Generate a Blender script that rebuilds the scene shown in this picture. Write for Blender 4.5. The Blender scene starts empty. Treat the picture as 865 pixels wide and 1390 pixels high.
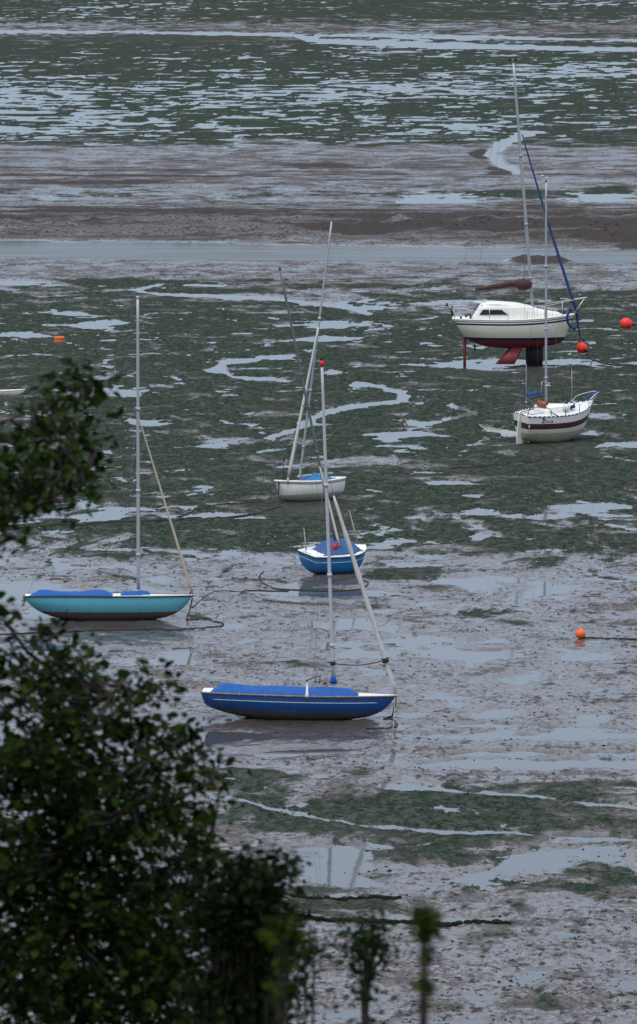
import bpy, bmesh, math, random
import numpy as np
from mathutils import Matrix, Vector
R = math.radians
random.seed(7); rng = np.random.default_rng(11)
scn = bpy.context.scene
C = scn.collection

# ------------------------------------------------------------------ camera geometry
CAMH = 25.0; FPX = 865/24*200; HOR = -150.0
PHI = math.atan((695-HOR)/FPX)
def raydir(px, py):
    a = px-432.5; b = 695-py
    return Vector((a, FPX*math.cos(PHI)+b*math.sin(PHI), -FPX*math.sin(PHI)+b*math.cos(PHI)))
def G(px, py, z=0.0):                       # point of the flats surveyed off the photograph
    d = raydir(px, py); t = (z-CAMH)/d.z
    return Vector((d.x*t, d.y*t, z))
def V(px, py, Y):                           # point at distance Y
    d = raydir(px, py); t = Y/d.y
    return Vector((d.x*t, Y, CAMH+d.z*t))

cam = bpy.data.cameras.new('camera'); co = bpy.data.objects.new('camera', cam); C.objects.link(co)
cam.sensor_fit = 'HORIZONTAL'; cam.sensor_width = 24; cam.lens = 200
cam.clip_start = 0.5; cam.clip_end = 60000
co.location = (0, 0, CAMH); co.rotation_euler = (math.pi/2-PHI, 0, 0)
cam.dof.use_dof = True; cam.dof.focus_distance = 225; cam.dof.aperture_fstop = 8
scn.camera = co

# ------------------------------------------------------------------ light
w = bpy.data.worlds.new('World'); scn.world = w; w.use_nodes = True
nt = w.node_tree; bg = nt.nodes['Background']
sky = nt.nodes.new('ShaderNodeTexSky'); sky.sky_type = 'NISHITA'; sky.sun_disc = False
SUN_EL, SUN_AZ = 64, -150      # azimuth measured clockwise from +Y
sky.sun_elevation = R(SUN_EL); sky.sun_rotation = R(SUN_AZ)
sky.air_density = 1.0; sky.dust_density = 1.6; sky.ozone_density = 2.2
mx = nt.nodes.new('ShaderNodeMix'); mx.data_type = 'RGBA'; mx.inputs[0].default_value = .85      # an even high cloud sheet over the blue
nt.links.new(sky.outputs[0], mx.inputs[6])
tcw = nt.nodes.new('ShaderNodeTexCoord'); sx = nt.nodes.new('ShaderNodeSeparateXYZ'); nt.links.new(tcw.outputs['Generated'], sx.inputs[0])
cr_ = nt.nodes.new('ShaderNodeValToRGB'); nt.links.new(sx.outputs[2], cr_.inputs[0])      # overcast sky: brighter overhead than at the horizon
cr_.color_ramp.elements[0].position = 0.0; cr_.color_ramp.elements[0].color = (.25, .325, .42, 1)
cr_.color_ramp.elements[1].position = .9; cr_.color_ramp.elements[1].color = (.98, 1.0, 1.04, 1)
e_ = cr_.color_ramp.elements.new(.15); e_.color = (.50, .60, .76, 1)
sc_ = nt.nodes.new('ShaderNodeVectorMath'); sc_.operation = 'SCALE'; nt.links.new(cr_.outputs[0], sc_.inputs[0]); sc_.inputs['Scale'].default_value = 12.5
nt.links.new(sc_.outputs[0], mx.inputs[7])
nt.links.new(mx.outputs[2], bg.inputs[0]); bg.inputs[1].default_value = 0.10
sl = bpy.data.lights.new('sun', 'SUN'); so = bpy.data.objects.new('sun', sl); C.objects.link(so)
sl.energy = 1.4; sl.angle = R(16); sl.color = (1, .96, .9)
az = R(SUN_AZ); el = R(SUN_EL)
sdir = Vector((math.sin(az)*math.cos(el), math.cos(az)*math.cos(el), math.sin(el)))
so.rotation_euler = sdir.to_track_quat('Z', 'Y').to_euler()
so.location = (0, 0, 60)
scn.view_settings.view_transform = 'Standard'; scn.view_settings.look = 'None'
scn.view_settings.exposure = 0.10; scn.view_settings.gamma = 1
scn.render.engine = 'CYCLES'

# ------------------------------------------------------------------ node helpers
def newmat(name):
    m = bpy.data.materials.new(name); m.use_nodes = True
    return m, m.node_tree, m.node_tree.nodes['Principled BSDF']
def N(nt, typ, **k):
    n = nt.nodes.new(typ)
    for a, v in k.items():
        if a.startswith('i_'):
            n.inputs[a[2:].replace('_', ' ')].default_value = v
        else: setattr(n, a, v)
    return n
def noise(nt, vec, scale, detail=4, rough=.55, dist=0):
    n = N(nt, 'ShaderNodeTexNoise'); n.inputs['Scale'].default_value = scale
    n.inputs['Detail'].default_value = detail; n.inputs['Roughness'].default_value = rough
    n.inputs['Distortion'].default_value = dist
    nt.links.new(vec, n.inputs['Vector']); return n.outputs[0]
def math_(nt, op, a, b=None, clamp=False):
    n = N(nt, 'ShaderNodeMath', operation=op); n.use_clamp = clamp
    for i, v in enumerate((a, b)):
        if v is None: continue
        if isinstance(v, (int, float)): n.inputs[i].default_value = v
        else: nt.links.new(v, n.inputs[i])
    return n.outputs[0]
def mrange(nt, v, a, b, c=0.0, d=1.0, smooth=True):
    n = N(nt, 'ShaderNodeMapRange'); n.clamp = True
    if smooth: n.interpolation_type = 'SMOOTHSTEP'
    nt.links.new(v, n.inputs[0])
    for i, x in enumerate((a, b, c, d)): n.inputs[i+1].default_value = x
    return n.outputs[0]
def mixc(nt, f, a, b):
    n = N(nt, 'ShaderNodeMix', data_type='RGBA')
    for s, v in ((n.inputs[0], f), (n.inputs[6], a), (n.inputs[7], b)):
        if isinstance(v, (int, float)): s.default_value = v
        elif isinstance(v, tuple): s.default_value = (*v, 1)
        else: nt.links.new(v, s)
    return n.outputs[2]
def mixf(nt, f, a, b):
    n = N(nt, 'ShaderNodeMix', data_type='FLOAT')
    for s, v in ((n.inputs[0], f), (n.inputs[2], a), (n.inputs[3], b)):
        if isinstance(v, (int, float)): s.default_value = v
        else: nt.links.new(v, s)
    return n.outputs[0]

def paint(name, col, rough=.35, dirt=.35, dirtcol=(.16, .14, .10), scale=2.5, spec=.5, metal=0.0, bump=0.0, streak=True, scum=None):
    m, nt, p = newmat(name)
    tc = N(nt, 'ShaderNodeTexCoord').outputs['Object']
    mp = N(nt, 'ShaderNodeMapping'); nt.links.new(tc, mp.inputs[0])
    mp.inputs['Scale'].default_value = (1.6, 1.6, .35) if streak else (1, 1, 1)
    n1 = noise(nt, mp.outputs[0], scale*2, 6, .65); n2 = noise(nt, tc, scale*9, 5, .6)
    f = math_(nt, 'MULTIPLY', mrange(nt, n1, .45, .75), dirt)
    c = mixc(nt, f, tuple(col), tuple(dirtcol))
    c = mixc(nt, math_(nt, 'MULTIPLY', mrange(nt, n2, .5, .8), dirt*.5), c, tuple(x*.6 for x in col))
    if scum:
        sz = N(nt, 'ShaderNodeSeparateXYZ'); nt.links.new(tc, sz.inputs[0])
        ns = noise(nt, tc, 6, 5, .7)
        zz = math_(nt, 'ADD', sz.outputs[2], math_(nt, 'MULTIPLY', math_(nt, 'SUBTRACT', ns, .5), .22))
        c = mixc(nt, mrange(nt, zz, scum-.10, scum+.06, .62, 0), c, (.085, .078, .055))
    nt.links.new(c, p.inputs['Base Color'])
    nt.links.new(mrange(nt, n1, .3, .8, rough, min(1, rough+.25)), p.inputs['Roughness'])
    p.inputs['Specular IOR Level'].default_value = spec; p.inputs['Metallic'].default_value = metal
    if bump:
        b = N(nt, 'ShaderNodeBump'); b.inputs['Strength'].default_value = bump; b.inputs['Distance'].default_value = .03
        nt.links.new(noise(nt, tc, scale*3, 3), b.inputs['Height']); nt.links.new(b.outputs[0], p.inputs['Normal'])
    return m
M = dict(
    light_blue=paint('light_blue_paint', (.12, .43, .54), .3, .4, (.06, .22, .27), scum=.42),
    royal_blue=paint('royal_blue_paint', (.006, .075, .27), .3, .5, (.01, .03, .14), scum=.42),
    bright_blue=paint('bright_blue_paint', (.012, .20, .50), .3, .5, (.02, .09, .2), scum=.30),
    white=paint('white_gelcoat', (.80, .79, .75), .3, .35, (.45, .42, .34)),
    cream=paint('cream_gelcoat', (.74, .72, .62), .3, .4, (.45, .40, .28)),
    stained=paint('stained_gelcoat', (.50, .46, .35), .5, .85, (.30, .24, .15)),
    deck=paint('deck_paint', (.66, .70, .74), .5, .35, (.4, .42, .42), streak=False),
    antifoul=paint('brown_antifouling', (.11, .085, .06), .6, .7, (.05, .045, .035)),
    greyfoul=paint('grey_antifouling', (.20, .18, .15), .6, .7, (.09, .08, .07)),
    redfoul=paint('red_antifouling', (.20, .028, .035), .5, .6, (.09, .03, .03)),
    shaded_foul=paint('shaded_antifouling', (.022, .016, .024), .5, .5, (.04, .03, .03)),  # shade on one of the twin keels, put into its colour
    navy=paint('navy_stripe', (.008, .015, .045), .35, .1),
    brown=paint('brown_stripe', (.075, .03, .03), .45, .4, (.03, .015, .015), scale=8, streak=False),
    black=paint('black_rubber', (.012, .012, .013), .6, .2),
    strake=paint('worn_timber_strake', (.20, .13, .085), .55, .6, (.35, .30, .25)),
    cover_royal=paint('royal_blue_canvas', (.002, .080, .32), .9, .4, (.01, .045, .16), bump=1.0, streak=False),
    cover_blue=paint('dusty_blue_canvas', (.03, .10, .27), .8, .35, (.04, .07, .14), bump=.8, streak=False),
    cover_sky=paint('mid_blue_canvas', (.02, .15, .36), .8, .3, (.03, .08, .2), bump=.8, streak=False),
    genoa_blue=paint('navy_blue_sailcloth', (.008, .045, .15), .7, .3, (.02, .03, .06)),
    alloy=paint('grey_alloy', (.42, .44, .47), .42, .4, (.25, .26, .28), metal=.35),
    dark_alloy=paint('dark_weathered_alloy', (.13, .13, .145), .5, .4, (.07, .07, .08), metal=.2),
    white_alloy=paint('white_painted_alloy', (.44, .45, .48), .4, .4, (.35, .35, .36)),
    sail=paint('off_white_sailcloth', (.52, .51, .51), .75, .6, (.40, .39, .36), scale=5),
    buff=paint('buff_sailcloth', (.46, .40, .30), .75, .5, (.28, .22, .15), scale=5),
    sail_brown=paint('red_brown_sailcloth', (.070, .026, .024), .8, .5, (.04, .018, .015), scale=6, bump=.6, streak=False),
    steel=paint('stainless_rail', (.55, .56, .58), .3, .2, metal=.7),
    wire=paint('rigging_wire', (.10, .10, .11), .4, .1),
    glass=paint('dark_window', (.015, .016, .022), .12, .1),
    wood=paint('varnished_teak', (.30, .085, .03), .4, .4, (.12, .05, .03)),
    red=paint('red_plastic', (.55, .015, .015), .4, .3, (.25, .02, .02)),
    buoy_red=paint('faded_red_buoy', (.78, .030, .018), .45, .4, (.40, .03, .02), scale=5, streak=False),
    buoy_orange=paint('orange_buoy', (.85, .13, .018), .4, .35, (.5, .07, .02), scale=5, streak=False),
    drum_orange=paint('weathered_orange_float', (.55, .14, .03), .6, .6, (.25, .12, .06), scale=5, streak=False),
    rope=paint('weedy_rope', (.018, .020, .018), .75, .6, (.05, .05, .045), scale=12),
    rope_light=paint('pale_rope', (.40, .38, .34), .8, .4),
    rope_blue=paint('blue_rope', (.012, .03, .16), .7, .3),
    weed=paint('wet_bladder_weed', (.010, .011, .007), .85, .4, (.025, .022, .014), scale=8, spec=.1, streak=False),
    bark=paint('grey_brown_bark', (.035, .028, .022), .85, .6, (.03, .03, .02), scale=9, bump=.5),
    timber=paint('rotten_timber', (.05, .04, .032), .8, .6, (.02, .02, .015), scale=6),
)

# ------------------------------------------------------------------ object helpers
def tag(o, label=None, cat=None, group=None, kind=None):
    if label: o['label'] = label
    if cat: o['category'] = cat
    if group: o['group'] = group
    if kind: o['kind'] = kind
    return o
def link(name, me, parent=None):
    o = bpy.data.objects.new(name, me); C.objects.link(o)
    if parent is not None: o.parent = parent
    return o
BOATS = 'sailing boats aground at low tide'
def build(name, bm, mats, parent=None, smooth=True, recalc=True):
    if recalc: bmesh.ops.recalc_face_normals(bm, faces=bm.faces)
    me = bpy.data.meshes.new(name); bm.to_mesh(me); bm.free()
    if not isinstance(mats, (list, tuple)): mats = [mats]
    for m in mats: me.materials.append(M[m] if isinstance(m, str) else m)
    if smooth: me.polygons.foreach_set('use_smooth', [True]*len(me.polygons))
    return link(name, me, parent)
def empty(name, loc, rot=(0, 0, 0)):
    o = bpy.data.objects.new(name, None); C.objects.link(o)
    o.location = loc; o.rotation_euler = rot; o.empty_display_size = .3
    return o
def tube(bm, pts, rad, seg=8, cap=True, mat=0, flat=1.0):
    pts = [Vector(p) for p in pts]; n = len(pts)
    if not isinstance(rad, (list, tuple)): rad = [rad]*n
    rings = []; prev = None
    for i, p in enumerate(pts):
        d = (pts[min(i+1, n-1)]-pts[max(i-1, 0)])
        if d.length < 1e-9: d = Vector((0, 0, 1))
        d.normalize()
        if prev is None:
            a = d.cross(Vector((0, 0, 1)) if abs(d.z) < .9 else Vector((0, 1, 0))).normalized()
        else:
            a = prev-d*prev.dot(d); a.normalize()
        prev = a; b = d.cross(a)
        rings.append([bm.verts.new(p+(a*math.cos(2*math.pi*k/seg)+b*flat*math.sin(2*math.pi*k/seg))*rad[i]) for k in range(seg)])
    for i in range(n-1):
        for k in range(seg):
            f = bm.faces.new((rings[i][k], rings[i][(k+1) % seg], rings[i+1][(k+1) % seg], rings[i+1][k])); f.material_index = mat
    if cap:
        bm.faces.new(rings[0][::-1]).material_index = mat; bm.faces.new(rings[-1]).material_index = mat
def box(bm, c, s, mat=0, rot=None, bev=0.0):
    r = bmesh.ops.create_cube(bm, size=1)
    for v in r['verts']:
        v.co = Vector((v.co.x*s[0], v.co.y*s[1], v.co.z*s[2]))
        if rot: v.co = rot @ v.co
        v.co += Vector(c)
    fs = set(f for v in r['verts'] for f in v.link_faces)
    for f in fs: f.material_index = mat
    if bev:
        es = set(e for f in fs for e in f.edges)
        bmesh.ops.bevel(bm, geom=list(es), offset=bev, segments=2, affect='EDGES')
def loft(bm, secs, mat=0, close=False, caps=True):
    rings = [[bm.verts.new(p) for p in s] for s in secs]
    for a, b in zip(rings, rings[1:]):
        n = len(a)
        for k in range(n if close else n-1):
            try: bm.faces.new((a[k], a[(k+1) % n], b[(k+1) % n], b[k])).material_index = mat
            except ValueError: pass
    if caps:
        for r in (rings[0], rings[-1]):
            try: bm.faces.new(r).material_index = mat
            except ValueError: pass
    return rings
def smooth_path(pts, n=8):
    P = [Vector(p) for p in pts]; out = []
    for i in range(len(P)-1):
        p0 = P[max(i-1, 0)]; p1 = P[i]; p2 = P[i+1]; p3 = P[min(i+2, len(P)-1)]
        for k in range(n):
            t = k/n
            out.append(.5*((2*p1)+(p2-p0)*t+(2*p0-5*p1+4*p2-p3)*t*t+(3*p1-p0-3*p2+p3)*t**3))
    out.append(P[-1]); return out

# ------------------------------------------------------------------ hull
class Hull:
    def __init__(s, L, B, tb, z0, z1, zmid, r0, r1, base=0.0, tm=.42, tk=.42, pb=2.2, k=2.2, m=.5, srake=0.0, brake=0.0, bp=12):
        s.__dict__.update(locals())
    def b(s, t):
        if t < s.tm: return s.tb+(s.B-s.tb)*(1-((s.tm-t)/s.tm)**2)
        return s.B*max(0.0, 1-((t-s.tm)/(1-s.tm))**s.pb)
    def zs(s, t):
        return s.zmid+(s.z0-s.zmid)*max(0, (.4-t)/.4)**2+(s.z1-s.zmid)*max(0, (t-.4)/.6)**2
    def zk(s, t):
        if t < s.tk: return s.base+s.r0*((s.tk-t)/s.tk)**2
        u = (t-s.tk)/(1-s.tk)
        return s.base+s.r1*u**2+(s.zs(1)-s.base-s.r1)*u**s.bp
    def pt(s, t, z, side, off=0.0):
        zs, zk = s.zs(t), s.zk(t)
        q = min(1, max(0, (z-zk)/max(1e-6, zs-zk)))
        y = s.b(t)*(1-(1-q)**s.k)**s.m
        x = s.L*t+s.srake*(1-t)**5*(1-q)-s.brake*t**5*(1-q)
        return Vector((x, side*(y+off), z))
    def hull(s, bands, mats, parent, nt=56, name='hull'):
        # bands: [(zfun(t), material_index)] from the keel up; zfun gives the top of each band
        bm = bmesh.new(); grids = []
        ts = [1-(1-i/nt)**1.35 for i in range(nt+1)]
        for side in (-1, 1):
            cols = []
            for t in ts:
                zs, zk = s.zs(t), s.zk(t); col = []; lo = zk
                for bi, (zf, mi) in enumerate(bands):
                    hi = zs if zf is None else min(zs, max(lo, zf(t)))
                    nn = 7 if bi == 0 else 3
                    for j in range(nn):
                        q = j/nn
                        if bi == 0: q = q**1.8
                        col.append(lo+(hi-lo)*q)
                    lo = hi
                col.append(zs)
                cols.append([bm.verts.new(s.pt(t, z, side)) for z in col])
            grids.append(cols)
            idx = [b[1] for bi, b in enumerate(bands) for _ in range(7 if bi == 0 else 3)]
            for a, b in zip(cols, cols[1:]):
                for j in range(len(a)-1):
                    bm.faces.new((a[j], b[j], b[j+1], a[j+1])).material_index = idx[j]
        A, B_ = grids[0][0], grids[1][0]         # transom
        for j in range(len(A)-1):
            bm.faces.new((A[j], A[j+1], B_[j+1], B_[j])).material_index = idx[j]
        bmesh.ops.remove_doubles(bm, verts=bm.verts, dist=1e-4)
        return build(name, bm, mats, parent)
    def deck(s, mat, parent, drop=.03, camber=.05, inset=.01, name='deck'):
        bm = bmesh.new(); secs = []
        for i in range(41):
            t = 1-(1-i/40)**1.2; zs = s.zs(t)-drop; b = max(.001, s.b(t)-inset)
            secs.append([Vector((s.L*min(t, .995), y*b, zs+camber*(1-y*y))) for y in (-1, -.7, -.35, 0, .35, .7, 1)])
        loft(bm, secs, caps=False)
        return build(name, bm, mat, parent)
    def rim(s, mat, parent, rad=.025, name='rubbing_strake', dz=0.0, off=.008, flat=1.4, transom=True, seg=6):
        bm = bmesh.new(); n = 40
        ts = [1-(1-i/n)**1.3 for i in range(n+1)]
        pts = [s.pt(t, s.zs(t), -1, off)+Vector((0, 0, dz)) for t in ts]
        pts[-1].x += off
        other = [Vector((p.x, -p.y, p.z)) for p in pts[-2::-1]]
        pts = pts+other
        if transom: pts = pts+[pts[0].copy()]
        tube(bm, pts, rad, seg)
        return build(name, bm, mat, parent)
def cover(h, t0, t1, ridge, mat, parent, edge=.0, inset=.02, lump=.0, seed=1, name='cover', over=.0, ends=.12):
    bm = bmesh.new(); r = random.Random(seed); secs = []; n = 30
    ph = [r.uniform(0, 6) for _ in range(6)]
    for i in range(n+1):
        u = i/n; t = t0+(t1-t0)*u; b = max(.02, h.b(t)-inset+over); z = h.zs(t)+edge
        e = min(1, min(u, 1-u)/ends); e = e*e*(3-2*e)
        rz = ridge(u)*e
        sec = []
        for j in range(13):
            y = -1+2*j/12
            zz = z+rz*(1-abs(y)**1.5)+lump*(math.sin(9*u+ph[0]+3*y)*.5+math.sin(21*u+ph[1]-4*y)*.3+math.sin(37*u+ph[2]+9*y)*.2)*(1-y*y)
            sec.append(Vector((h.L*t, y*b, zz)))
        sec = [sec[0]-Vector((0, 0, .07))]+sec+[sec[-1]-Vector((0, 0, .07))]
        secs.append(sec)
    loft(bm, secs, caps=False)
    return build(name, bm, mat, parent)

def pose(o):
    e = o.rotation_euler
    return Matrix.Translation(o.location) @ e.to_matrix().to_4x4()
def loc_(o, wp): return pose(o).inverted() @ wp
def line(name, pts, rad, mat, parent, seg=6):
    bm = bmesh.new(); tube(bm, pts, rad, seg); return build(name, bm, mat, parent)
def mast(root, base, top, r0, r1, mat, spreaders=(), head=None, name='mast', headmat='dark_alloy'):
    base, top = Vector(base), Vector(top)
    bm = bmesh.new(); n = 12
    tube(bm, [base.lerp(top, i/n) for i in range(n+1)], [r0+(r1-r0)*(i/n)**1.5 for i in range(n+1)], 10)
    for q in (.12, .34, .62):
        p = base.lerp(top, q); d = (top-base).normalized()
        tube(bm, [p-d*.05, p+d*.05], r0*1.35, 10)
    m = build(name, bm, mat, root)
    for q, half in spreaders:
        p = base.lerp(top, q)
        bm = bmesh.new()
        for s in (-1, 1): tube(bm, [p, p+Vector((-.08, s*half, .05))], [.022, .014], 6)
        build('spreader', bm, mat, m)
    if head:
        bm = bmesh.new(); d = (top-base).normalized()
        tube(bm, [top-d*.03, top+d*head], r1*1.25, 8)
        build('masthead_fitting', bm, headmat, m)
    return m
def rig(root, lst, mat='wire', rad=.007, name='stay'):
    for a, b in lst: line(name, [a, b], rad, mat, root, 4)

# ================================================================== BOATS
def boat(name, px, py, yaw, heel=0, pitch=0, anchor=Vector((0, 0, 0)), sink=.06):
    """root at the keel; local point anchor.x lands at the surveyed ground point"""
    g = G(px, py); rot = Matrix.Rotation(R(yaw), 3, 'Z') @ Matrix.Rotation(R(pitch), 3, 'Y') @ Matrix.Rotation(R(heel), 3, 'X')
    o = empty(name, g-rot @ anchor-Vector((0, 0, sink)), rot.to_euler())
    return o

# ---- A: light blue dayboat, left
a = boat('sailing_boat', 138, 843, -3, heel=-3.5, anchor=Vector((2.62, 0, 0)))
tag(a, 'light blue wooden sailing dayboat with buff furled jib, farthest left on the mud', 'boat', BOATS)
h = Hull(5.85, .90, .70, .93, .95, .96, .44, .36, tm=.44, tk=.42, srake=.35, brake=.12, bp=9)
h.hull([(lambda t: .40+.02*t, 0), (None, 1)], ['antifoul', 'light_blue'], a)
h.deck('white', a, drop=.01); h.rim('black', a, .028)
c1 = cover(h, .03, .52, lambda u: .11+.03*math.sin(u*9), 'cover_royal', a, edge=.03, lump=.03, inset=.2)
cover(h, .56, .74, lambda u: .13, 'cover_royal', a, edge=.02, lump=.03, inset=.3, seed=4, name='cover')
line('toe_rail', smooth_path([h.pt(t, h.zs(t), -1, -.04)+Vector((0, 0, .05)) for t in (.7, .8, .9, .97)], 4), .012, 'white', a)
mb = Vector((3.98, 0, .95)); Yb = (pose(a) @ mb).y
mtop = loc_(a, V(187, 404, Yb)); mb2 = loc_(a, V(188, 800, Yb))
mast(a, mb2, mtop, .062, .045, 'alloy', spreaders=[(.62, .38)], head=.06, headmat='white_alloy')
bowp = h.pt(.985, h.zs(.985), 1)*1.0; bowp.y = 0; bowp.z += .05
hp = mb2.lerp(mtop, .60)
bm = bmesh.new(); pp = [bowp.lerp(hp, i/14) for i in range(15)]
tube(bm, pp, [.03]+[.055-.035*i/14 for i in range(1, 15)], 8); build('furled_jib', bm, 'buff', a)
rig(a, [(mb2.lerp(mtop, .62), h.pt(.55, h.zs(.55), -1)), (mb2.lerp(mtop, .62), h.pt(.55, h.zs(.55), 1)), (mtop, Vector((.1, 0, 1.0)))], rad=.004)
bm = bmesh.new(); tube(bm, [bowp+Vector((-.12, 0, -.02)), bowp+Vector((-.05, 0, .12))], .03, 6); box(bm, bowp+Vector((-.2, 0, -.01)), (.22, .08, .05)); build('bow_fitting', bm, 'black', a)
BOWA = pose(a) @ h.pt(.985, h.zs(.985)*.93, 1)

# ---- B: royal blue dayboat, centre foreground
b_ = boat('sailing_boat', 400, 977, -5, heel=-2.5, pitch=1.0, anchor=Vector((2.8, 0, 0)))
tag(b_, 'royal blue sailing dayboat under a flat bright blue cover, nearest boat on wet mud', 'boat', BOATS)
h = Hull(5.95, .96, .70, .88, .88, .88, .38, .38, tm=.45, tk=.45, srake=.16, brake=.10, bp=10)
h.hull([(lambda t: .36-.10*t, 0), (lambda t: h.zs(t)-.20, 1), (lambda t: h.zs(t)-.18 if .07 < t < .9 else h.zs(t)-.20, 2), (None, 1)], ['antifoul', 'royal_blue', 'white'], b_)
h.deck('deck', b_, drop=.01); h.rim('strake', b_, .03)
for t in (.2, .33, .45, .58, .7): bm = bmesh.new(); box(bm, h.pt(t, h.zs(t), -1, .035), (.02, .03, .075)); build('strake_fitting', bm, 'rope_light', b_)
cover(h, .045, .80, lambda u: .19-.03*u+.012*math.sin(u*17), 'cover_royal', b_, edge=.02, inset=.10, lump=.02, ends=.07)
mb = Vector((4.05, 0, .98)); Yb = (pose(b_) @ mb).y
mb2 = loc_(b_, V(453, 928, Yb)); mtop = loc_(b_, V(437, 492, Yb))
m_ = mast(b_, mb2, mtop, .056, .042, 'white_alloy')
d = (mtop-mb2).normalized(); bm = bmesh.new(); tube(bm, [mtop-d*.12, mtop+d*.06], .062, 8); build('red_masthead', bm, 'red', m_)
bm = bmesh.new(); tube(bm, [mtop+d*.06, mtop+d*.17], .04, 8); build('masthead_fitting', bm, 'black', m_)
bm = bmesh.new(); tube(bm, [mb2, mb2+d*.22], [.11, .075], 10); build('mast_collar', bm, 'cover_royal', m_)
bowp = h.pt(.985, h.zs(.985), 1); bowp.y = 0; bowp.z += .06
hp = loc_(b_, V(453, 673, Yb)); bm = bmesh.new()
pp = [bowp.lerp(hp, i/20) for i in range(21)]
rr = [.03+(.040 if i > 0 else 0)*(1 if i < 16 else .75) + .012*math.sin(i*1.7) for i in range(21)]; rr[-1] = .03; rr[-2] = .05; rr[0] = .04
tube(bm, pp, rr, 9); fj = build('furled_jib', bm, 'sail', b_)
rig(b_, [(hp, mb2.lerp(mtop, .70))], rad=.006)
q = bowp.lerp(hp, .17); r_ = mb2+d*.62
lp = [r_]+[r_.lerp(q, i/8)-Vector((0, 0, .10*math.sin(math.pi*i/8))) for i in range(1, 8)]+[q]
bm = bmesh.new(); tube(bm, lp, .017, 6); tube(bm, [r_-d*.05, r_+d*.06], .085, 8)
dj = (hp-bowp).normalized(); tube(bm, [q-dj*.07, q+dj*.07], .105, 8)
tube(bm, smooth_path([q, q+Vector((.03, .05, -.12)), q+Vector((-.05, .08, -.22))], 4), .015, 6)
tube(bm, [r_, r_+Vector((-.15, -.06, .03))], .02, 5); build('lashing', bm, 'rope', b_)
fp = h.pt(.545, h.zs(.545), -1, .02); bm = bmesh.new()
tube(bm, [fp-Vector((0, 0, .02)), fp+Vector((0, 0, .06)), fp+Vector((0, .03, .42))], [.07, .045, .015], 8); build('shroud_cover', bm, 'white', b_)
rig(b_, [(mb2.lerp(mtop, .72), fp+Vector((0, 0, .3))), (mb2.lerp(mtop, .72), h.pt(.55, h.zs(.55), 1))], rad=.0035)
bm = bmesh.new()
for dx in (-.55, -.42): tube(bm, [mb2+Vector((dx, -.1, .0)), mb2+Vector((dx+.02, -.1, .30))], .02, 6)
tube(bm, [mb2+Vector((-.85, 0, .05)), mb2+Vector((-.55, 0, .2)), mb2+Vector((-.4, 0, .22))], .025, 6)
build('cleat_post', bm, 'dark_alloy', b_)
BOWB = pose(b_) @ (h.pt(.985, h.zs(.985)*.97, 1))

# ---- C: white twin-keel cruiser, top right
GC = Vector((3.2, 0, 0))
c = boat('sailing_boat', 697, 499, -3, heel=0, anchor=GC)
tag(c, 'large white cabin yacht standing on twin keels with red-brown furled mainsail', 'boat', BOATS)
h = Hull(6.55, 1.22, .78, 2.68, 2.92, 2.66, .52, .42, base=1.08, tm=.42, tk=.46, srake=.70, brake=.34, bp=16, pb=2.4, k=2.4)
h.hull([(lambda t: 1.58, 0), (lambda t: 1.71, 1), (lambda t: h.zs(t)-.30, 2), (lambda t: h.zs(t)-.20, 1), (lambda t: h.zs(t)-.15, 3), (lambda t: h.zs(t)-.10, 1), (None, 3)],
       ['redfoul', 'navy', 'cream', 'white'], c)
h.deck('white', c, drop=.02); h.rim('white', c, .025, name='toe_rail')
bm = bmesh.new(); secs = []
for x, hw, zt in ((1.05, .78, 2.78), (1.25, .80, 3.08), (1.48, .80, 3.44), (1.75, .78, 3.54), (2.6, .76, 3.54), (3.4, .72, 3.47), (4.1, .66, 3.32), (4.5, .58, 3.16), (4.9, .48, 3.08), (5.5, .30, 3.0), (5.9, .16, 2.86)):
    zb = h.zs(x/6.55)-.04; secs.append([Vector((x, -hw, zb)), Vector((x, -hw*.95, zb+(zt-zb)*.55)), Vector((x, -hw*.86, zb+(zt-zb)*.9)), Vector((x, -hw*.6, zt)), Vector((x, 0, zt+.03)), Vector((x, hw*.6, zt)), Vector((x, hw*.86, zb+(zt-zb)*.9)), Vector((x, hw*.95, zb+(zt-zb)*.55)), Vector((x, hw, zb))])
loft(bm, secs); cr = build('coachroof', bm, 'white', c)
for s in (-1, 1):
    bm = bmesh.new(); vs = []
    def wp(x, z, o): 
        hw = .80-(x-1.5)*.02; q = (z-2.66)/.96
        return Vector((x, s*(hw*(1-.05*q/.55)+o), z))
    P = [(1.42, 2.90), (2.92, 2.92), (2.58, 3.17), (1.60, 3.17)]
    o_ = [bm.verts.new(wp(x, z, .022)) for x, z in P]; i_ = [bm.verts.new(wp(x, z, -.05)) for x, z in P]
    bm.faces.new(o_); [bm.faces.new((o_[k], o_[(k+1) % 4], i_[(k+1) % 4], i_[k])) for k in range(4)]
    build('window', bm, 'glass', cr, smooth=False)
bm = bmesh.new(); tube(bm, smooth_path([(1.5, -.66, 3.40), (2.3, -.66, 3.42), (3.4, -.6, 3.36), (4.0, -.56, 3.24)], 4), .018, 6); build('grab_rail', bm, 'redfoul', cr)
bm = bmesh.new(); box(bm, (1.40, .2, 3.50), (.5, .5, .06), bev=.02); box(bm, (1.70, -.35, 3.58), (.12, .1, .08)); build('hatch', bm, 'deck', cr)
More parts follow.
